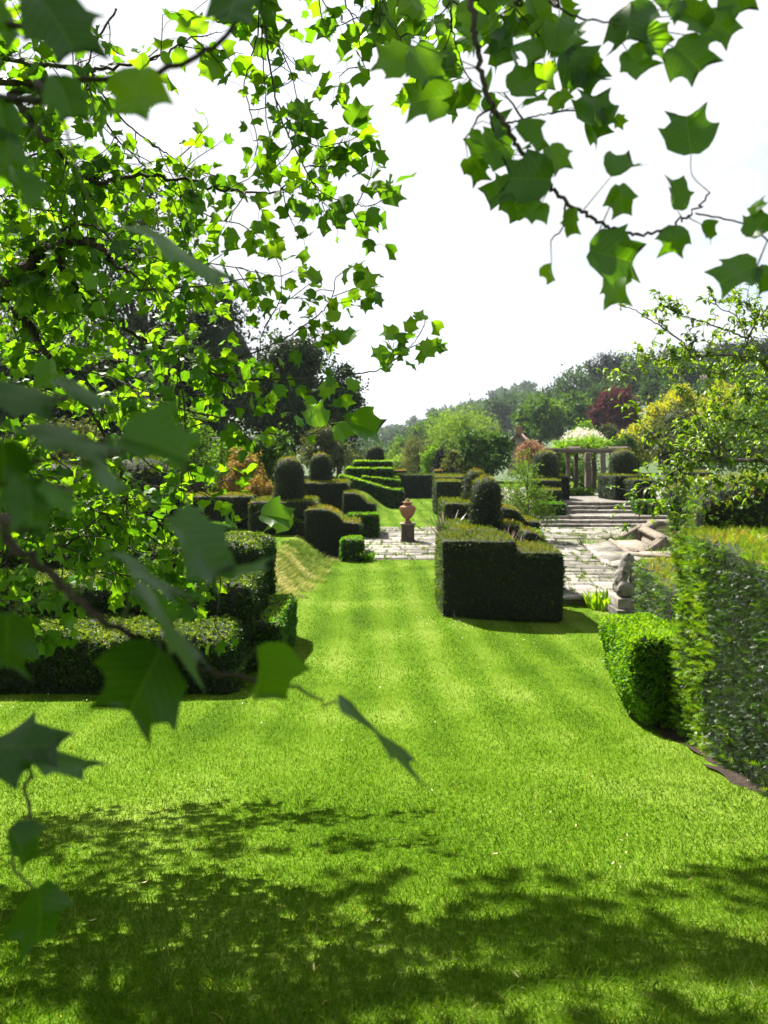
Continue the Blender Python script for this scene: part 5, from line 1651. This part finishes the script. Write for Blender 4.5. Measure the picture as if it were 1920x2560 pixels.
# the outer layer, farther out from the viewer
branch([(0, 600, 6.0), (120, 640, 6.0), (260, 700, 6.1), (400, 730, 6.2), (520, 765, 6.2)], .012, .003, 6.2, LZ, start=[T_(4.9), (-3.4, 5.2, 5.0)], skip=.45)
branch([(0, 800, 6.4), (140, 830, 6.4), (300, 850, 6.5), (450, 880, 6.5), (580, 900, 6.5)], .012, .003, 6.2, LZ, start=[T_(4.3), (-3.6, 5.4, 4.4)], skip=.45)
branch([(0, 950, 5.8), (150, 990, 5.8), (300, 1040, 5.9), (450, 1060, 6.0)], .010, .003, 6.9, LZ, start=[T_(3.7), (-3.4, 5.0, 3.8)], skip=.5)
branch([(0, 1120, 6.0), (150, 1150, 6.0), (300, 1190, 6.0), (400, 1220, 6.0)], .008, .003, 5.5, LZ, start=[T_(3.2), (-3.4, 5.2, 3.2)], skip=.5)
# high limb that carries the hanging strands
branch([(600, -120, 3.6), (760, -150, 3.4), (960, -170, 3.2), (1150, -160, 3.1)], .026, .010, 0, LZ, start=[T_(6.6), (-2.6, 4.0, 6.6)])
branch([(650, -120, 3.5), (646, 63, 3.5), (621, 169, 3.5), (610, 215, 3.5), (625, 274, 3.5), (646, 363, 3.5)], .005, .002, 4, LZ, tl=(.08, .2))
branch([(655, -120, 3.5), (655, 63, 3.5), (655, 127, 3.5), (663, 211, 3.5), (665, 295, 3.5), (680, 363, 3.5)], .005, .002, 4, LZ, tl=(.08, .2))
branch([(664, -120, 3.5), (663, 63, 3.5), (672, 148, 3.4), (686, 232, 3.4), (699, 287, 3.4), (727, 350, 3.4), (760, 418, 3.4), (786, 460, 3.4), (811, 485, 3.4), (853, 502, 3.4), (895, 513, 3.4), (921, 515, 3.4)], .006, .002, 8, LZ, tl=(.10, .26))
branch([(668, 101, 3.5), (697, 118, 3.5), (722, 169, 3.5), (735, 211, 3.5), (746, 262, 3.5), (769, 304, 3.5)], .004, .002, 8, LZ, tl=(.1, .24))
branch([(760, 418, 3.4), (800, 408, 3.4), (840, 390, 3.4), (870, 375, 3.4)], .003, .002, 10, LZ, tl=(.08, .2))
branch([(690, 250, 3.4), (740, 330, 3.4), (790, 365, 3.4), (835, 360, 3.4)], .003, .002, 9, LZ, tl=(.08, .2))
branch([(798, -140, 3.4), (798, 0, 3.4), (803, 34, 3.4), (811, 59, 3.4), (840, 65, 3.4), (870, 55, 3.4)], .004, .002, 6, LZ, tl=(.08, .2))
branch([(862, -150, 3.3), (862, 0, 3.3), (878, 34, 3.3), (895, 93, 3.3), (908, 156, 3.3), (912, 177, 3.3), (891, 198, 3.3)], .004, .002, 5, LZ, tl=(.08, .2))
branch([(942, -150, 3.2), (942, 0, 3.0), (930, 40, 3.0), (940, 80, 3.0), (970, 98, 3.0), (1010, 110, 3.0)], .004, .002, 9, LZ * 1.05, tl=(.1, .22))
branch([(950, -150, 3.2), (950, 0, 2.8), (965, 45, 2.7), (1000, 95, 2.6), (1020, 140, 2.6)], .005, .002, 9, LZ * 1.05, tl=(.1, .22))
branch([(1127, -150, 3.0), (1127, 0, 2.4), (1128, 60, 2.4), (1135, 97, 2.4), (1152, 150, 2.4)], .005, .002, 6, LZ, tl=(.08, .2))
# near branch sweeping down at right
br = branch([(1160, -150, 1.75), (1178, 0, 1.62), (1186, 84, 1.60), (1195, 139, 1.58), (1212, 224, 1.57), (1233, 270, 1.56), (1258, 308, 1.55), (1295, 365, 1.55), (1330, 417, 1.55), (1374, 464, 1.55), (1417, 503, 1.56), (1469, 538, 1.57), (1521, 566, 1.58), (1569, 584, 1.6), (1604, 586, 1.6), (1647, 577, 1.6), (1690, 560, 1.62), (1716, 543, 1.63), (1734, 530, 1.64), (1777, 480, 1.66)], .0085, .0022, 0, LZ, start=[(-1.2, 3.1, 6.3), (-.3, 2.2, 5.9)])
branch([(1230, 268, 1.56), (1226, 300, 1.6), (1240, 340, 1.7), (1262, 366, 1.75)], .003, .0015, 9, LZ * .8, tl=(.05, .12))
branch([(1415, 506, 1.56), (1410, 547, 1.56), (1404, 573, 1.56), (1376, 601, 1.56)], .003, .0015, 0)
branch([(1282, -60, 1.8), (1282, 0, 1.8), (1304, 39, 1.8), (1339, 82, 1.8)], .004, .002, 4, LZ, start=[(.1, 2.3, 5.6)], tl=(.05, .12), skip=.5)
branch([(1374, -60, 1.6), (1374, 0, 1.6), (1408, 26, 1.6), (1460, 48, 1.6), (1521, 56, 1.6)], .004, .002, 0, start=[(.2, 2.1, 5.4)])
branch([(1262, 310, 1.7), (1300, 300, 1.75), (1340, 290, 1.8), (1375, 285, 1.8)], .003, .0015, 7, LZ * .8, tl=(.05, .14))
branch([(1740, 533, 1.64), (1800, 545, 1.64), (1860, 560, 1.62), (1920, 600, 1.6), (1990, 640, 1.6)], .0022, .002, 0)
# near blurred branches at left
branch([(-60, 1290, .80), (0, 1330, .80), (100, 1410, .80), (190, 1490, .80), (300, 1570, .80), (400, 1620, .82), (500, 1670, .85), (640, 1700, .88), (740, 1720, .88), (829, 1758, .88)], .0085, .0016, 0, start=[T_(3.2), (-1.6, 1.5, 3.25)])
branch([(-60, 1200, .75), (0, 1180, .75), (60, 1165, .75), (180, 1130, .76), (260, 1100, .78)], .004, .002, 0, start=[(-2.2, 1.9, 3.4)])
branch([(-60, 240, 1.0), (90, 205, 1.0), (240, 200, 1.0), (420, 170, 1.0), (550, 105, 1.0), (600, 30, 1.0), (620, -60, 1.0)], .006, .003, 0, start=[(-2.2, 1.9, 4.4)])
branch([(-60, 1880, .95), (60, 1980, .95), (70, 2080, .95), (30, 2150, .95), (60, 2200, .95), (110, 2240, .95)], .003, .0015, 0, start=[(-1.6, 1.7, 2.7)])
branch([(-40, 60, .95), (60, 20, .95), (200, -30, .95), (400, -60, .95), (560, -60, .95)], .005, .003, 0, start=[(-2.2, 1.9, 4.6)])

# ---- single leaves that stand out: (px, py, length px, image angle of the tip, turn away from the viewer, variant, tint)
HAND = [
    # right branch
    (1722, 330, 152, 93, 12, 0, .25), (1560, 420, 112, 35, 40, 4, .3), (1556, 500, 96, -75, 25, 1, .35), (1692, 482, 110, 92, 45, 2, .3), (1535, 640, 165, -12, 22, 0, .25), (1540, 715, 120, -100, 35, 1, .45),
    (1690, 595, 92, -95, 20, 3, .3), (1770, 580, 72, -40, 45, 2, .3), (1379, 682, 58, -90, 62, 6, .75), (1487, 270, 130, 88, 15, 0, .25), (1400, 255, 72, -90, 30, 5, .6), (1722, 145, 140, -55, 18, 0, .3),
    (1800, 60, 120, -35, 30, 1, .35), (1735, 40, 120, 150, 35, 2, .4), (1575, 60, 160, -95, 20, 0, .15), (1420, 85, 140, 60, 30, 2, .35), (1458, 165, 150, -40, 30, 1, .2), (1590, 160, 110, -60, 25, 5, .4),
    (1640, 100, 100, -25, 30, 0, .4), (1310, 205, 105, 30, 25, 0, .35), (1325, 345, 120, -40, 55, 2, .35), (1318, 445, 155, 170, 22, 0, .2),
    (1225, 375, 140, 190, 22, 1, .3), (1330, 530, 95, 225, 20, 5, .4), (1432, 555, 85, -90, 45, 2, .35), (1390, 395, 90, -60, 30, 0, .55), (1845, 680, 140, 200, 30, 1, .35), (1900, 560, 100, 60, 30, 0, .3), (1905, 700, 90, -70, 40, 2, .3),
    (1890, 515, 60, 80, 40, 1, .6), (1345, 30, 110, -60, 40, 2, .5), (1840, -10, 120, -60, 30, 0, .3), (1665, 10, 110, 200, 30, 5, .3),
    (1060, 160, 125, -60, 30, 0, .4), (1072, 245, 150, 185, 22, 1, .4), (980, 150, 110, 170, 25, 0, .55), (1030, 30, 90, -70, 25, 1, .7), 
    (1185, 345, 60, -90, 40, 5, .6), (1255, 480, 120, 200, 30, 2, .3), 
    # far spray tips that stand against the sky
    (980, 490, 72, 20, 30, 0, .35), (855, 515, 68, 200, 40, 1, .35), (905, 545, 40, -30, 55, 2, .6), (937, 550, 26, -90, 50, 5, .6), (915, 700, 60, 55, 25, 0, .75), (783, 690, 50, 130, 40, 2, .6), (1075, 870, 50, 25, 25, 0, .75),
    (1025, 812, 42, 70, 30, 1, .7), (975, 832, 46, 160, 30, 0, .7), (950, 885, 48, 180, 35, 5, .5), (1000, 848, 40, -45, 40, 2, .4), (1055, 895, 34, -80, 40, 1, .5), (875, 840, 60, 60, 40, 2, .4), (690, 625, 52, -95, 20, 0, .8),
    (672, 575, 50, -70, 30, 2, .4), (855, 1080, 52, -50, 15, 0, .6), (915, 1068, 85, -15, 25, 4, .35), (790, 1035, 70, 100, 20, 0, .5), (700, 1300, 70, 180, 25, 0, .85), (690, 1290, 85, -5, 30, 2, .35), (835, 760, 34, 90, 30, 5, .75), (832, 785, 42, 90, 25, 0, .7),
    (893, 285, 70, 60, 20, 0, .4), (953, 392, 42, -30, 30, 1, .5), (750, 275, 66, 70, 25, 0, .4),
    # blurred leaves close to the viewer at left
    (150, 62, 205, -55, 25, 0, .12), (585, 20, 190, -95, 25, 1, .12), (342, 240, 160, -100, 25, 5, .8), (455, 628, 290, -25, 86, 1, .25), (20, 60, 110, -80, 40, 1, .3), (660, 30, 80, -70, 40, 2, .3), (165, 245, 125, -70, 25, 0, .25),
    (115, 935, 90, -95, 35, 2, .5), (55, 992, 190, -10, 60, 1, .1), (205, 978, 150, -25, 70, 1, .2), (180, 1095, 270, -12, 74, 0, .15), (392, 1112, 225, -12, 45, 2, .35), (12, 1165, 150, -80, 25, 0, .12), (80, 1255, 165, -70, 30, 1, .15),
    (150, 1240, 120, -30, 62, 2, .35), (500, 1370, 250, -50, 56, 0, .2), (595, 1420, 180, 20, 78, 1, .3), (370, 1430, 230, -25, 84, 0, .2), (430, 1565, 290, -48, 76, 0, .2), (15, 1610, 190, -95, 30, 0, .08), (352, 1715, 270, -120, 15, 0, .10),
    (655, 1690, 185, -80, 40, 6, .45), (950, 1830, 275, -35, 78, 0, .25), (60, 1860, 210, 10, 45, 1, .12), (150, 1900, 180, -5, 68, 0, .25), (52, 2115, 130, -60, 45, 2, .1), (105, 2295, 180, -80, 30, 1, .12), (265, 1190, 130, -40, 65, 2, .3),
    (20, 390, 140, -90, 35, 1, .2), (60, 470, 130, -60, 50, 2, .25), (10, 300, 120, -80, 40, 0, .2),
]
allb = np.concatenate(BR_PTS)
for (px, py, lp, ang, turn, var, ti) in HAND:
    if px > 960 and py < 760: lp = lp * .84; ti = ti * 1.05
    elif lp > 89:
        ti = ti * .85
        if turn >= 60: var = 7; turn = min(turn + 4, 84)
        else: lp = lp * .9
    far = lp < 90 and not (px > 1150 and py < 760)
    sel = (allb[:, 1] > 2.3) if far else (allb[:, 1] < 2.3)
    cand = allb[sel]
    bx_, by_ = proj(cand)
    d = cand[np.hypot(bx_ - px, by_ - py).argmin()][1] - .03
    L = lp / FOC * d
    if L > .16: L, d = .15, .15 * FOC / lp
    a = math.radians(ang)
    tip = unit(np.array([math.cos(a), rng.normal(0, .15), math.sin(a)]))
    vw = unit(at(px, py, d) - np.array([0, 0, EYE]))
    side = unit(np.cross(vw, tip))
    if side[2] < 0: side = -side
    tr = math.radians(turn)
    nrm = -vw * math.cos(tr) + side * math.sin(tr)
    base = at(px, py, d) - tip * L * .45
    add_leaf(base, tip, nrm if nrm[2] > -.4 else -nrm, L, var, ti)
    dist = np.linalg.norm(allb - base, axis=1)
    q = allb[dist.argmin()]
    if dist.min() > .012:
        mid = base - tip * L * .35 + np.array([0, 0, -.01])
        if dist.min() < .10: mid = (base + q) / 2
        tube(pets, catmull([q, mid, base], 5), .0016, .0010, 4, .5)

# ---- the crown overhead, which shades the near lawn, plus added shading clumps
cr_limbs = []
for (p, r) in [([T_(6.5), (-4.0, 6.2, 8.6), (-2.6, 7.6, 9.8), (-1.2, 8.3, 10.4)], .10), ([T_(7.5), (-5.4, 6.6, 9.5), (-5.2, 8.2, 10.8)], .09), ([T_(7.2), (-3.4, 5.2, 9.4), (-1.6, 6.2, 10.6), (-.2, 6.7, 11.0)], .09),
               ([T_(8.0), (-6.8, 5.4, 9.9), (-8.2, 6.4, 10.9)], .08), ([T_(6.8), (-4.6, 2.8, 8.8), (-3.4, 1.2, 10.0)], .09), ([T_(8.5), (-3.6, 4.6, 10.6), (-2.0, 4.2, 11.8)], .07), ([T_(6.2), (-3.6, 1.6, 7.2), (-1.2, -1.2, 7.6), (1.4, -3.0, 7.4)], .10), ([T_(5.6), (-4.2, 1.0, 6.4), (-2.6, -2.4, 6.8), (-1.0, -5.0, 6.6)], .09), ([T_(7.0), (-2.6, 2.2, 8.4), (.6, .4, 8.8), (3.2, -.8, 8.4)], .09)]:
    path = catmull(p, 8)
    m = MB(); tube(m, path, r, .015, 8); m.build("branch", M['bark'], tul, smooth=True)
    cr_limbs.append(path[4:])
cr_all = np.concatenate(cr_limbs)
upper = MB()
utw = MB()
clump = []
tries = 0
while len(clump) < 72 and tries < 9000:
    tries += 1
    x = random.uniform(-3.2, 3.2); d = random.uniform(.2, 4.7)
    lim = np.interp(x, [-3, -.5, 0, .5, 1.2, 2.0, 3.2], [4.55, 4.5, 4.15, 3.75, 3.6, 3.55, 3.3])
    if d > lim: continue
    px = CX + x / d * FOC
    nz = float(snoise(np.array([x, d, 0.]), 2.3, 3.))
    keep = np.interp(x, [-2, -.2, .6, 1.2, 2.5], [.32, .32, .5, .6, .5]) + .5 * nz
    if random.random() > keep: continue
    gzv = gz(x, d)
    hgt = random.uniform(5.2, 7.0) if random.random() < .55 else random.uniform(8.0, 9.8)
    t_ = (hgt - gzv) / sun_v[2]
    clump.append(np.array([x, d, gzv]) + sun_v * t_)
for k in range(130):      # unseen, added up-sun to shade the low near branches
    p0 = np.array([random.uniform(-.9, .05), random.uniform(.5, 1.15), random.uniform(1.9, 4.2)])
    clump.append(p0 + sun_v * ((random.uniform(6.6, 7.8) - p0[2]) / sun_v[2]))
for k in range(12):      # unseen, added up-sun to shade the branch at the right
    p0 = np.array([random.uniform(-.1, .95), random.uniform(1.45, 1.75), random.uniform(3.4, 4.7)])
    clump.append(p0 + sun_v * ((random.uniform(7.2, 9.0) - p0[2]) / sun_v[2]))
for k in range(70):      # the rest of the crown, away from the view
    clump.append(np.array([random.uniform(-10, -3.0), random.uniform(-5, 2.5), random.uniform(8.5, 12)]))
for k in range(260):      # unseen canopy added behind the viewer to keep skylight off near leaves
    clump.append(np.array([random.uniform(-5, 4.5), random.uniform(-7, .2), random.uniform(4.6, 9.5)]))
for c in clump:
    pool_ = np.concatenate([cr_all, allb[allb[:, 1] > 3.0]]) if (c[2] < 7.05 and c[1] > 4.2) else cr_all
    q = pool_[np.linalg.norm(pool_ - c, axis=1).argmin()]
    Lq = np.linalg.norm(q - c)
    if c[2] < 7.05 and c[1] > 4.2 and Lq > .85:      # nothing to hang on here: it sits higher in the crown
        c = c + sun_v * ((8.6 - c[2]) / sun_v[2])
        q = cr_all[np.linalg.norm(cr_all - c, axis=1).argmin()]; Lq = np.linalg.norm(q - c)
    w1, w2 = rng.normal(0, .07 * Lq, 3), rng.normal(0, .07 * Lq, 3)
    pth_ = catmull([q, q + (c - q) * .35 + w1 + np.array([0, 0, .10 * Lq]), q + (c - q) * .7 + w2 + np.array([0, 0, .06 * Lq]), c], 4)
    tube(utw, pth_, min(.010, .004 + .003 * Lq), .0035, 4)
    if c[2] < 7.05 and c[1] > 4.2:      # low enough to be seen: proper sprays
        for j in range(3):
            spray(c, rng.normal(0, 1, 3) + np.array([0, 0, -.5]), rng.uniform(.15, .3), 4, LZ * 1.15)
        continue
    nlv = random.randint(8, 14)
    for j in range(nlv):
        b = c + rng.normal(0, 1, 3) * np.array([.2, .2, .10])
        if c[1] > .3: tube(utw, [c, b], .003, .0015, 3)
        R = frame(unit(rng.normal(0, 1, 3) + np.array([0, 0, -.3])), sun_v + rng.normal(0, .5, 3))
        v, f, uv = random.choice(TULIP_LOW)
        upper.add((v * random.uniform(.11, .16)) @ R.T + b, f, random.uniform(.2, .7), 0, uv)
o = upper.build("upper_foliage", M['tulip'], tul, smooth=True); tag(o, kind="stuff")
o = utw.build("upper_twigs", M['bark'], tul); tag(o, kind="stuff")

# ---- the 300 leaves that show largest are single parts, the rest is one part
meshes = []
for i, (v, f, uv) in enumerate(TULIP):
    m = MB(); m.add(v, f, .0, 0, uv)
    meshes.append(m.mesh("leaf", M['tulip_obj'], True))
score = []
for i, (b, R, L, var, ti) in enumerate(LEAFS):
    c = b + R[:, 1] * L * .5
    px, py = proj(c)
    vis = -40 < px < 1960 and -40 < py < 2600 and c[1] > .3
    face = abs(np.dot(R[:, 2], unit(c - np.array([0, 0, EYE])))) * .7 + .3
    score.append((L / max(c[1], .3)) * face if vis else -1)
order = np.argsort(score)[::-1]
rest = MB()
for rank, i in enumerate(order):
    b, R, L, var, ti = LEAFS[i]
    if rank < 300:
        ob = bpy.data.objects.new("leaf", meshes[var])
        col.objects.link(ob)
        ob.parent = tul
        ob.color = (ti, ti, ti, 1)
        ob.matrix_parent_inverse = Matrix.Identity(4)
        m4 = Matrix.Identity(4)
        for r_ in range(3):
            for c_ in range(3): m4[r_][c_] = R[r_, c_] * L
            m4[r_][3] = b[r_] - tul.location[r_]
        ob.matrix_local = m4
    else:
        v, f, uv = TULIP_MID[var]
        rest.add((v * L) @ R.T + b, f, ti, 0, uv)
o = rest.build("foliage", M['tulip'], tul, smooth=True); tag(o, kind="stuff")
o = twigs.build("twigs", M['bark'], tul, smooth=True); tag(o, kind="stuff")
o = pets.build("leaf_stalks", M['petiole'], tul, smooth=True); tag(o, kind="stuff")

# ------------------------------------------------------------------ fruit tree at right
fx, fy = 5.9, 9.0
fru = thing("fruit_tree", "fruit tree with small curled green leaves reaching in from the right edge", "tree", (fx, fy, gz(fx, fy)))
m = MB(); tube(m, catmull([(fx, fy, gz(fx, fy) - .1), (fx - .05, fy, 1.6), (fx - .1, fy - .1, 2.8), (fx - .15, fy, 4.0), (fx - .1, fy, 5.4)], 5), .13, .05, 10)
m.build("trunk", M['pear_bark'], fru, smooth=True)
FT = np.array([fx - .1, fy, 0])


def curl_leaf(seed, curl):
    r = np.random.default_rng(seed)
    V, F = [], []
    ys_ = np.linspace(0, 1, 6)
    for y in ys_:
        w = .20 * math.sin(math.pi * min(1, y * 1.0) ** .8) + .004
        ang = curl * y
        cy_, cz_ = math.sin(ang) / max(curl, .01), -(1 - math.cos(ang)) / max(curl, .01)
        for s in (-1, 0, 1):
            V.append((s * w, cy_, cz_ + abs(s) * w * .55))
    for i in range(5):
        for j in range(2):
            F.append([i * 3 + j, i * 3 + j + 1, i * 3 + j + 4, i * 3 + j + 3])
    return np.array(V), np.array(F)


PEAR = [curl_leaf(s, c) for s, c in enumerate([1.5, .8, 2.0, 1.2])]
PL = []
ftw = MB()


def fbranch(pts, r0, r1, dens, start=None, skip=0.0):
    P = [at(*p) for p in pts]
    if start is not None: P = [np.asarray(s, dtype=float) for s in start] + P
    path = catmull(P, 5)
    path = path + rng.normal(0, .006, path.shape)
    m = MB(); tube(m, path, r0, r1, 6)
    m.build("branch", M['pear_bark'], fru, smooth=True)
    seg = np.linalg.norm(np.diff(path, axis=0), axis=1); L = seg.sum(); cum = np.concatenate([[0], np.cumsum(seg)])
    for s in rng.uniform(skip, 1, int(L * dens)) * L:
        i = min(len(path) - 2, np.searchsorted(cum, s))
        p = path[i]; tg = unit(path[i + 1] - path[i])
        dv = unit(tg * .5 + rng.normal(0, .6, 3) + np.array([-.1, 0, .25]))
        ln = rng.uniform(.10, .36)
        q = [p, p + dv * ln * .5 + rng.normal(0, .02, 3), p + unit(dv + np.array([0, 0, .1])) * ln]
        tp = catmull(q, 4)
        tube(ftw, tp, .004, .002, 4)
        for k in range(rng.integers(5, 11)):
            b = tp[rng.integers(1, len(tp))]
            tip = unit(dv * .5 + rng.normal(0, .75, 3) + np.array([0, 0, .25]))
            nr_ = unit(np.array([0, 0, 1.]) + sun_v * .5 + rng.normal(0, .5, 3))
            PL.append((b, frame(tip, nr_), rng.uniform(.06, .105), rng.integers(0, 4), rng.uniform(.05, .95)))


W0 = lambda z: (fx - .1, fy, z)
fbranch([(1920, 920, 8.2), (1890, 897, 8.1), (1829, 888, 8.0), (1766, 890, 8.0), (1728, 893, 8.0), (1682, 898, 7.9), (1642, 897, 7.9), (1621, 902, 7.8), (1576, 930, 7.8), (1550, 925, 7.8)], .022, .005, 16, [W0(3.6)], .3)
fbranch([(1729, 892, 8.0), (1720, 874, 8.0), (1703, 852, 8.0), (1677, 834, 8.0), (1652, 816, 8.0), (1621, 798, 8.0), (1589, 778, 8.0), (1545, 760, 8.0)], .011, .004, 13)
fbranch([(1865, 862, 8.2), (1875, 834, 8.2), (1892, 801, 8.2), (1920, 768, 8.3)], .012, .008, 16)
fbranch([(1870, 849, 8.2), (1829, 829, 8.2), (1791, 816, 8.2), (1753, 804, 8.2), (1715, 793, 8.2), (1685, 778, 8.2), (1650, 758, 8.2)], .011, .004, 17)
fbranch([(1885, 895, 8.2), (1868, 870, 8.2), (1850, 800, 8.3), (1800, 770, 8.3), (1760, 745, 8.3)], .010, .004, 16)
fbranch([(1768, 890, 8.0), (1770, 870, 8.0), (1782, 850, 8.0), (1800, 840, 8.0)], .008, .004, 14)
fbranch([(1920, 800, 8.6), (1880, 770, 8.6), (1850, 750, 8.6), (1820, 735, 8.6)], .010, .004, 18, [W0(4.6)], .3)
fbranch([(1880, 900, 8.0), (1840, 920, 7.9), (1800, 935, 7.8), (1740, 920, 7.8), (1690, 930, 7.7), (1600, 935, 7.7)], .008, .003, 13)
fbranch([(1920, 1155, 7.8), (1895, 1148, 7.8), (1867, 1153, 7.7), (1829, 1148, 7.7), (1791, 1145, 7.6), (1753, 1150, 7.6), (1728, 1163, 7.6), (1697, 1173, 7.5), (1665, 1193, 7.5), (1627, 1216, 7.5), (1601, 1226, 7.5), (1563, 1247, 7.5)], .028, .004, 16, [W0(2.9)], .3)
fbranch([(1830, 1148, 7.7), (1816, 1135, 7.7), (1791, 1112, 7.7), (1766, 1080, 7.7), (1741, 1036, 7.7), (1728, 986, 7.7)], .012, .004, 17)
fbranch([(1800, 1140, 7.6), (1741, 1128, 7.6), (1703, 1125, 7.6), (1657, 1118, 7.5), (1627, 1087, 7.5), (1601, 1062, 7.5), (1576, 1036, 7.5), (1563, 1014, 7.5)], .012, .003, 15)
fbranch([(1920, 1080, 8.4), (1880, 1060, 8.4), (1830, 1050, 8.3), (1780, 1030, 8.3)], .012, .005, 20, [W0(3.2)], .3)
fbranch([(1920, 1000, 8.6), (1870, 985, 8.6), (1820, 1000, 8.5), (1780, 975, 8.5)], .012, .005, 20, [W0(3.4)], .3)
fbranch([(1920, 1215, 8.0), (1870, 1210, 8.0), (1810, 1200, 7.9), (1760, 1215, 7.8), (1700, 1230, 7.7)], .010, .004, 16, [W0(2.6)], .3)
fbranch([(1690, 1180, 7.5), (1690, 1215, 7.5), (1680, 1250, 7.5), (1670, 1290, 7.5)], .005, .003, 15)
fbranch([(1610, 1225, 7.4), (1605, 1260, 7.4), (1590, 1290, 7.4), (1572, 1318, 7.4)], .004, .002, 5)
fbranch([(1720, 1170, 7.5), (1690, 1230, 7.4), (1640, 1262, 7.4), (1600, 1275, 7.4)], .005, .002, 8)
fbranch([(1910, 950, 8.3), (1870, 945, 8.3), (1830, 925, 8.2), (1790, 930, 8.2)], .008, .004, 18)
fbranch([(1900, 1120, 8.2), (1860, 1100, 8.2), (1810, 1090, 8.2), (1760, 1095, 8.1), (1700, 1080, 8.0)], .008, .004, 20)
pme = []
for v, f in PEAR:
    m = MB(); m.add(v, f, .0); pme.append(m.mesh("leaf", M['pear_obj'], True))
sc = []
for (b, R, L, var, ti) in PL:
    px, py = proj(b)
    fc_ = abs(np.dot(R[:, 2], unit(b - np.array([0, 0, EYE])))) * .7 + .3
    sc.append(L / b[1] * fc_ if px < 1930 and b[1] > 1 else -1)
rest = MB()
for rank, i in enumerate(np.argsort(sc)[::-1]):
    b, R, L, var, ti = PL[i]
    if rank < 300:
        ob = bpy.data.objects.new("leaf", pme[var]); col.objects.link(ob); ob.parent = fru; ob.color = (ti, ti, ti, 1)
        m4 = Matrix.Identity(4)
        for r_ in range(3):
            for c_ in range(3): m4[r_][c_] = R[r_, c_] * L
            m4[r_][3] = b[r_] - fru.location[r_]
        ob.matrix_local = m4
    else:
        v, f = PEAR[var]
        rest.add((v * L) @ R.T + b, f, ti)
o = rest.build("foliage", M['pear'], fru, smooth=True); tag(o, kind="stuff")
o = ftw.build("twigs", M['pear_bark'], fru); tag(o, kind="stuff")

# ------------------------------------------------------------------ haze in the valley air
hm, HN, HL, hout = nmat("haze_air")
pvn = HN.new("ShaderNodeVolumePrincipled")
pvn.inputs["Color"].default_value = (.80, .88, 1.0, 1)
pvn.inputs["Density"].default_value = .00015
pvn.inputs["Anisotropy"].default_value = .0
HL.new(pvn.outputs[0], hout.inputs["Volume"])
hb = MB()
x0, x1, y0, y1, z0, z1 = -1150, 1150, -70, 1480, -12, 90
hb.add([[x0, y0, z0], [x1, y0, z0], [x1, y1, z0], [x0, y1, z0], [x0, y0, z1], [x1, y0, z1], [x1, y1, z1], [x0, y1, z1]],
       [[3, 2, 1, 0], [4, 5, 6, 7], [0, 1, 5, 4], [1, 2, 6, 5], [2, 3, 7, 6], [3, 0, 4, 7]])
haze = hb.build("haze", hm)
tag(haze, "thin pale haze filling the air of the valley", "haze", kind="stuff")
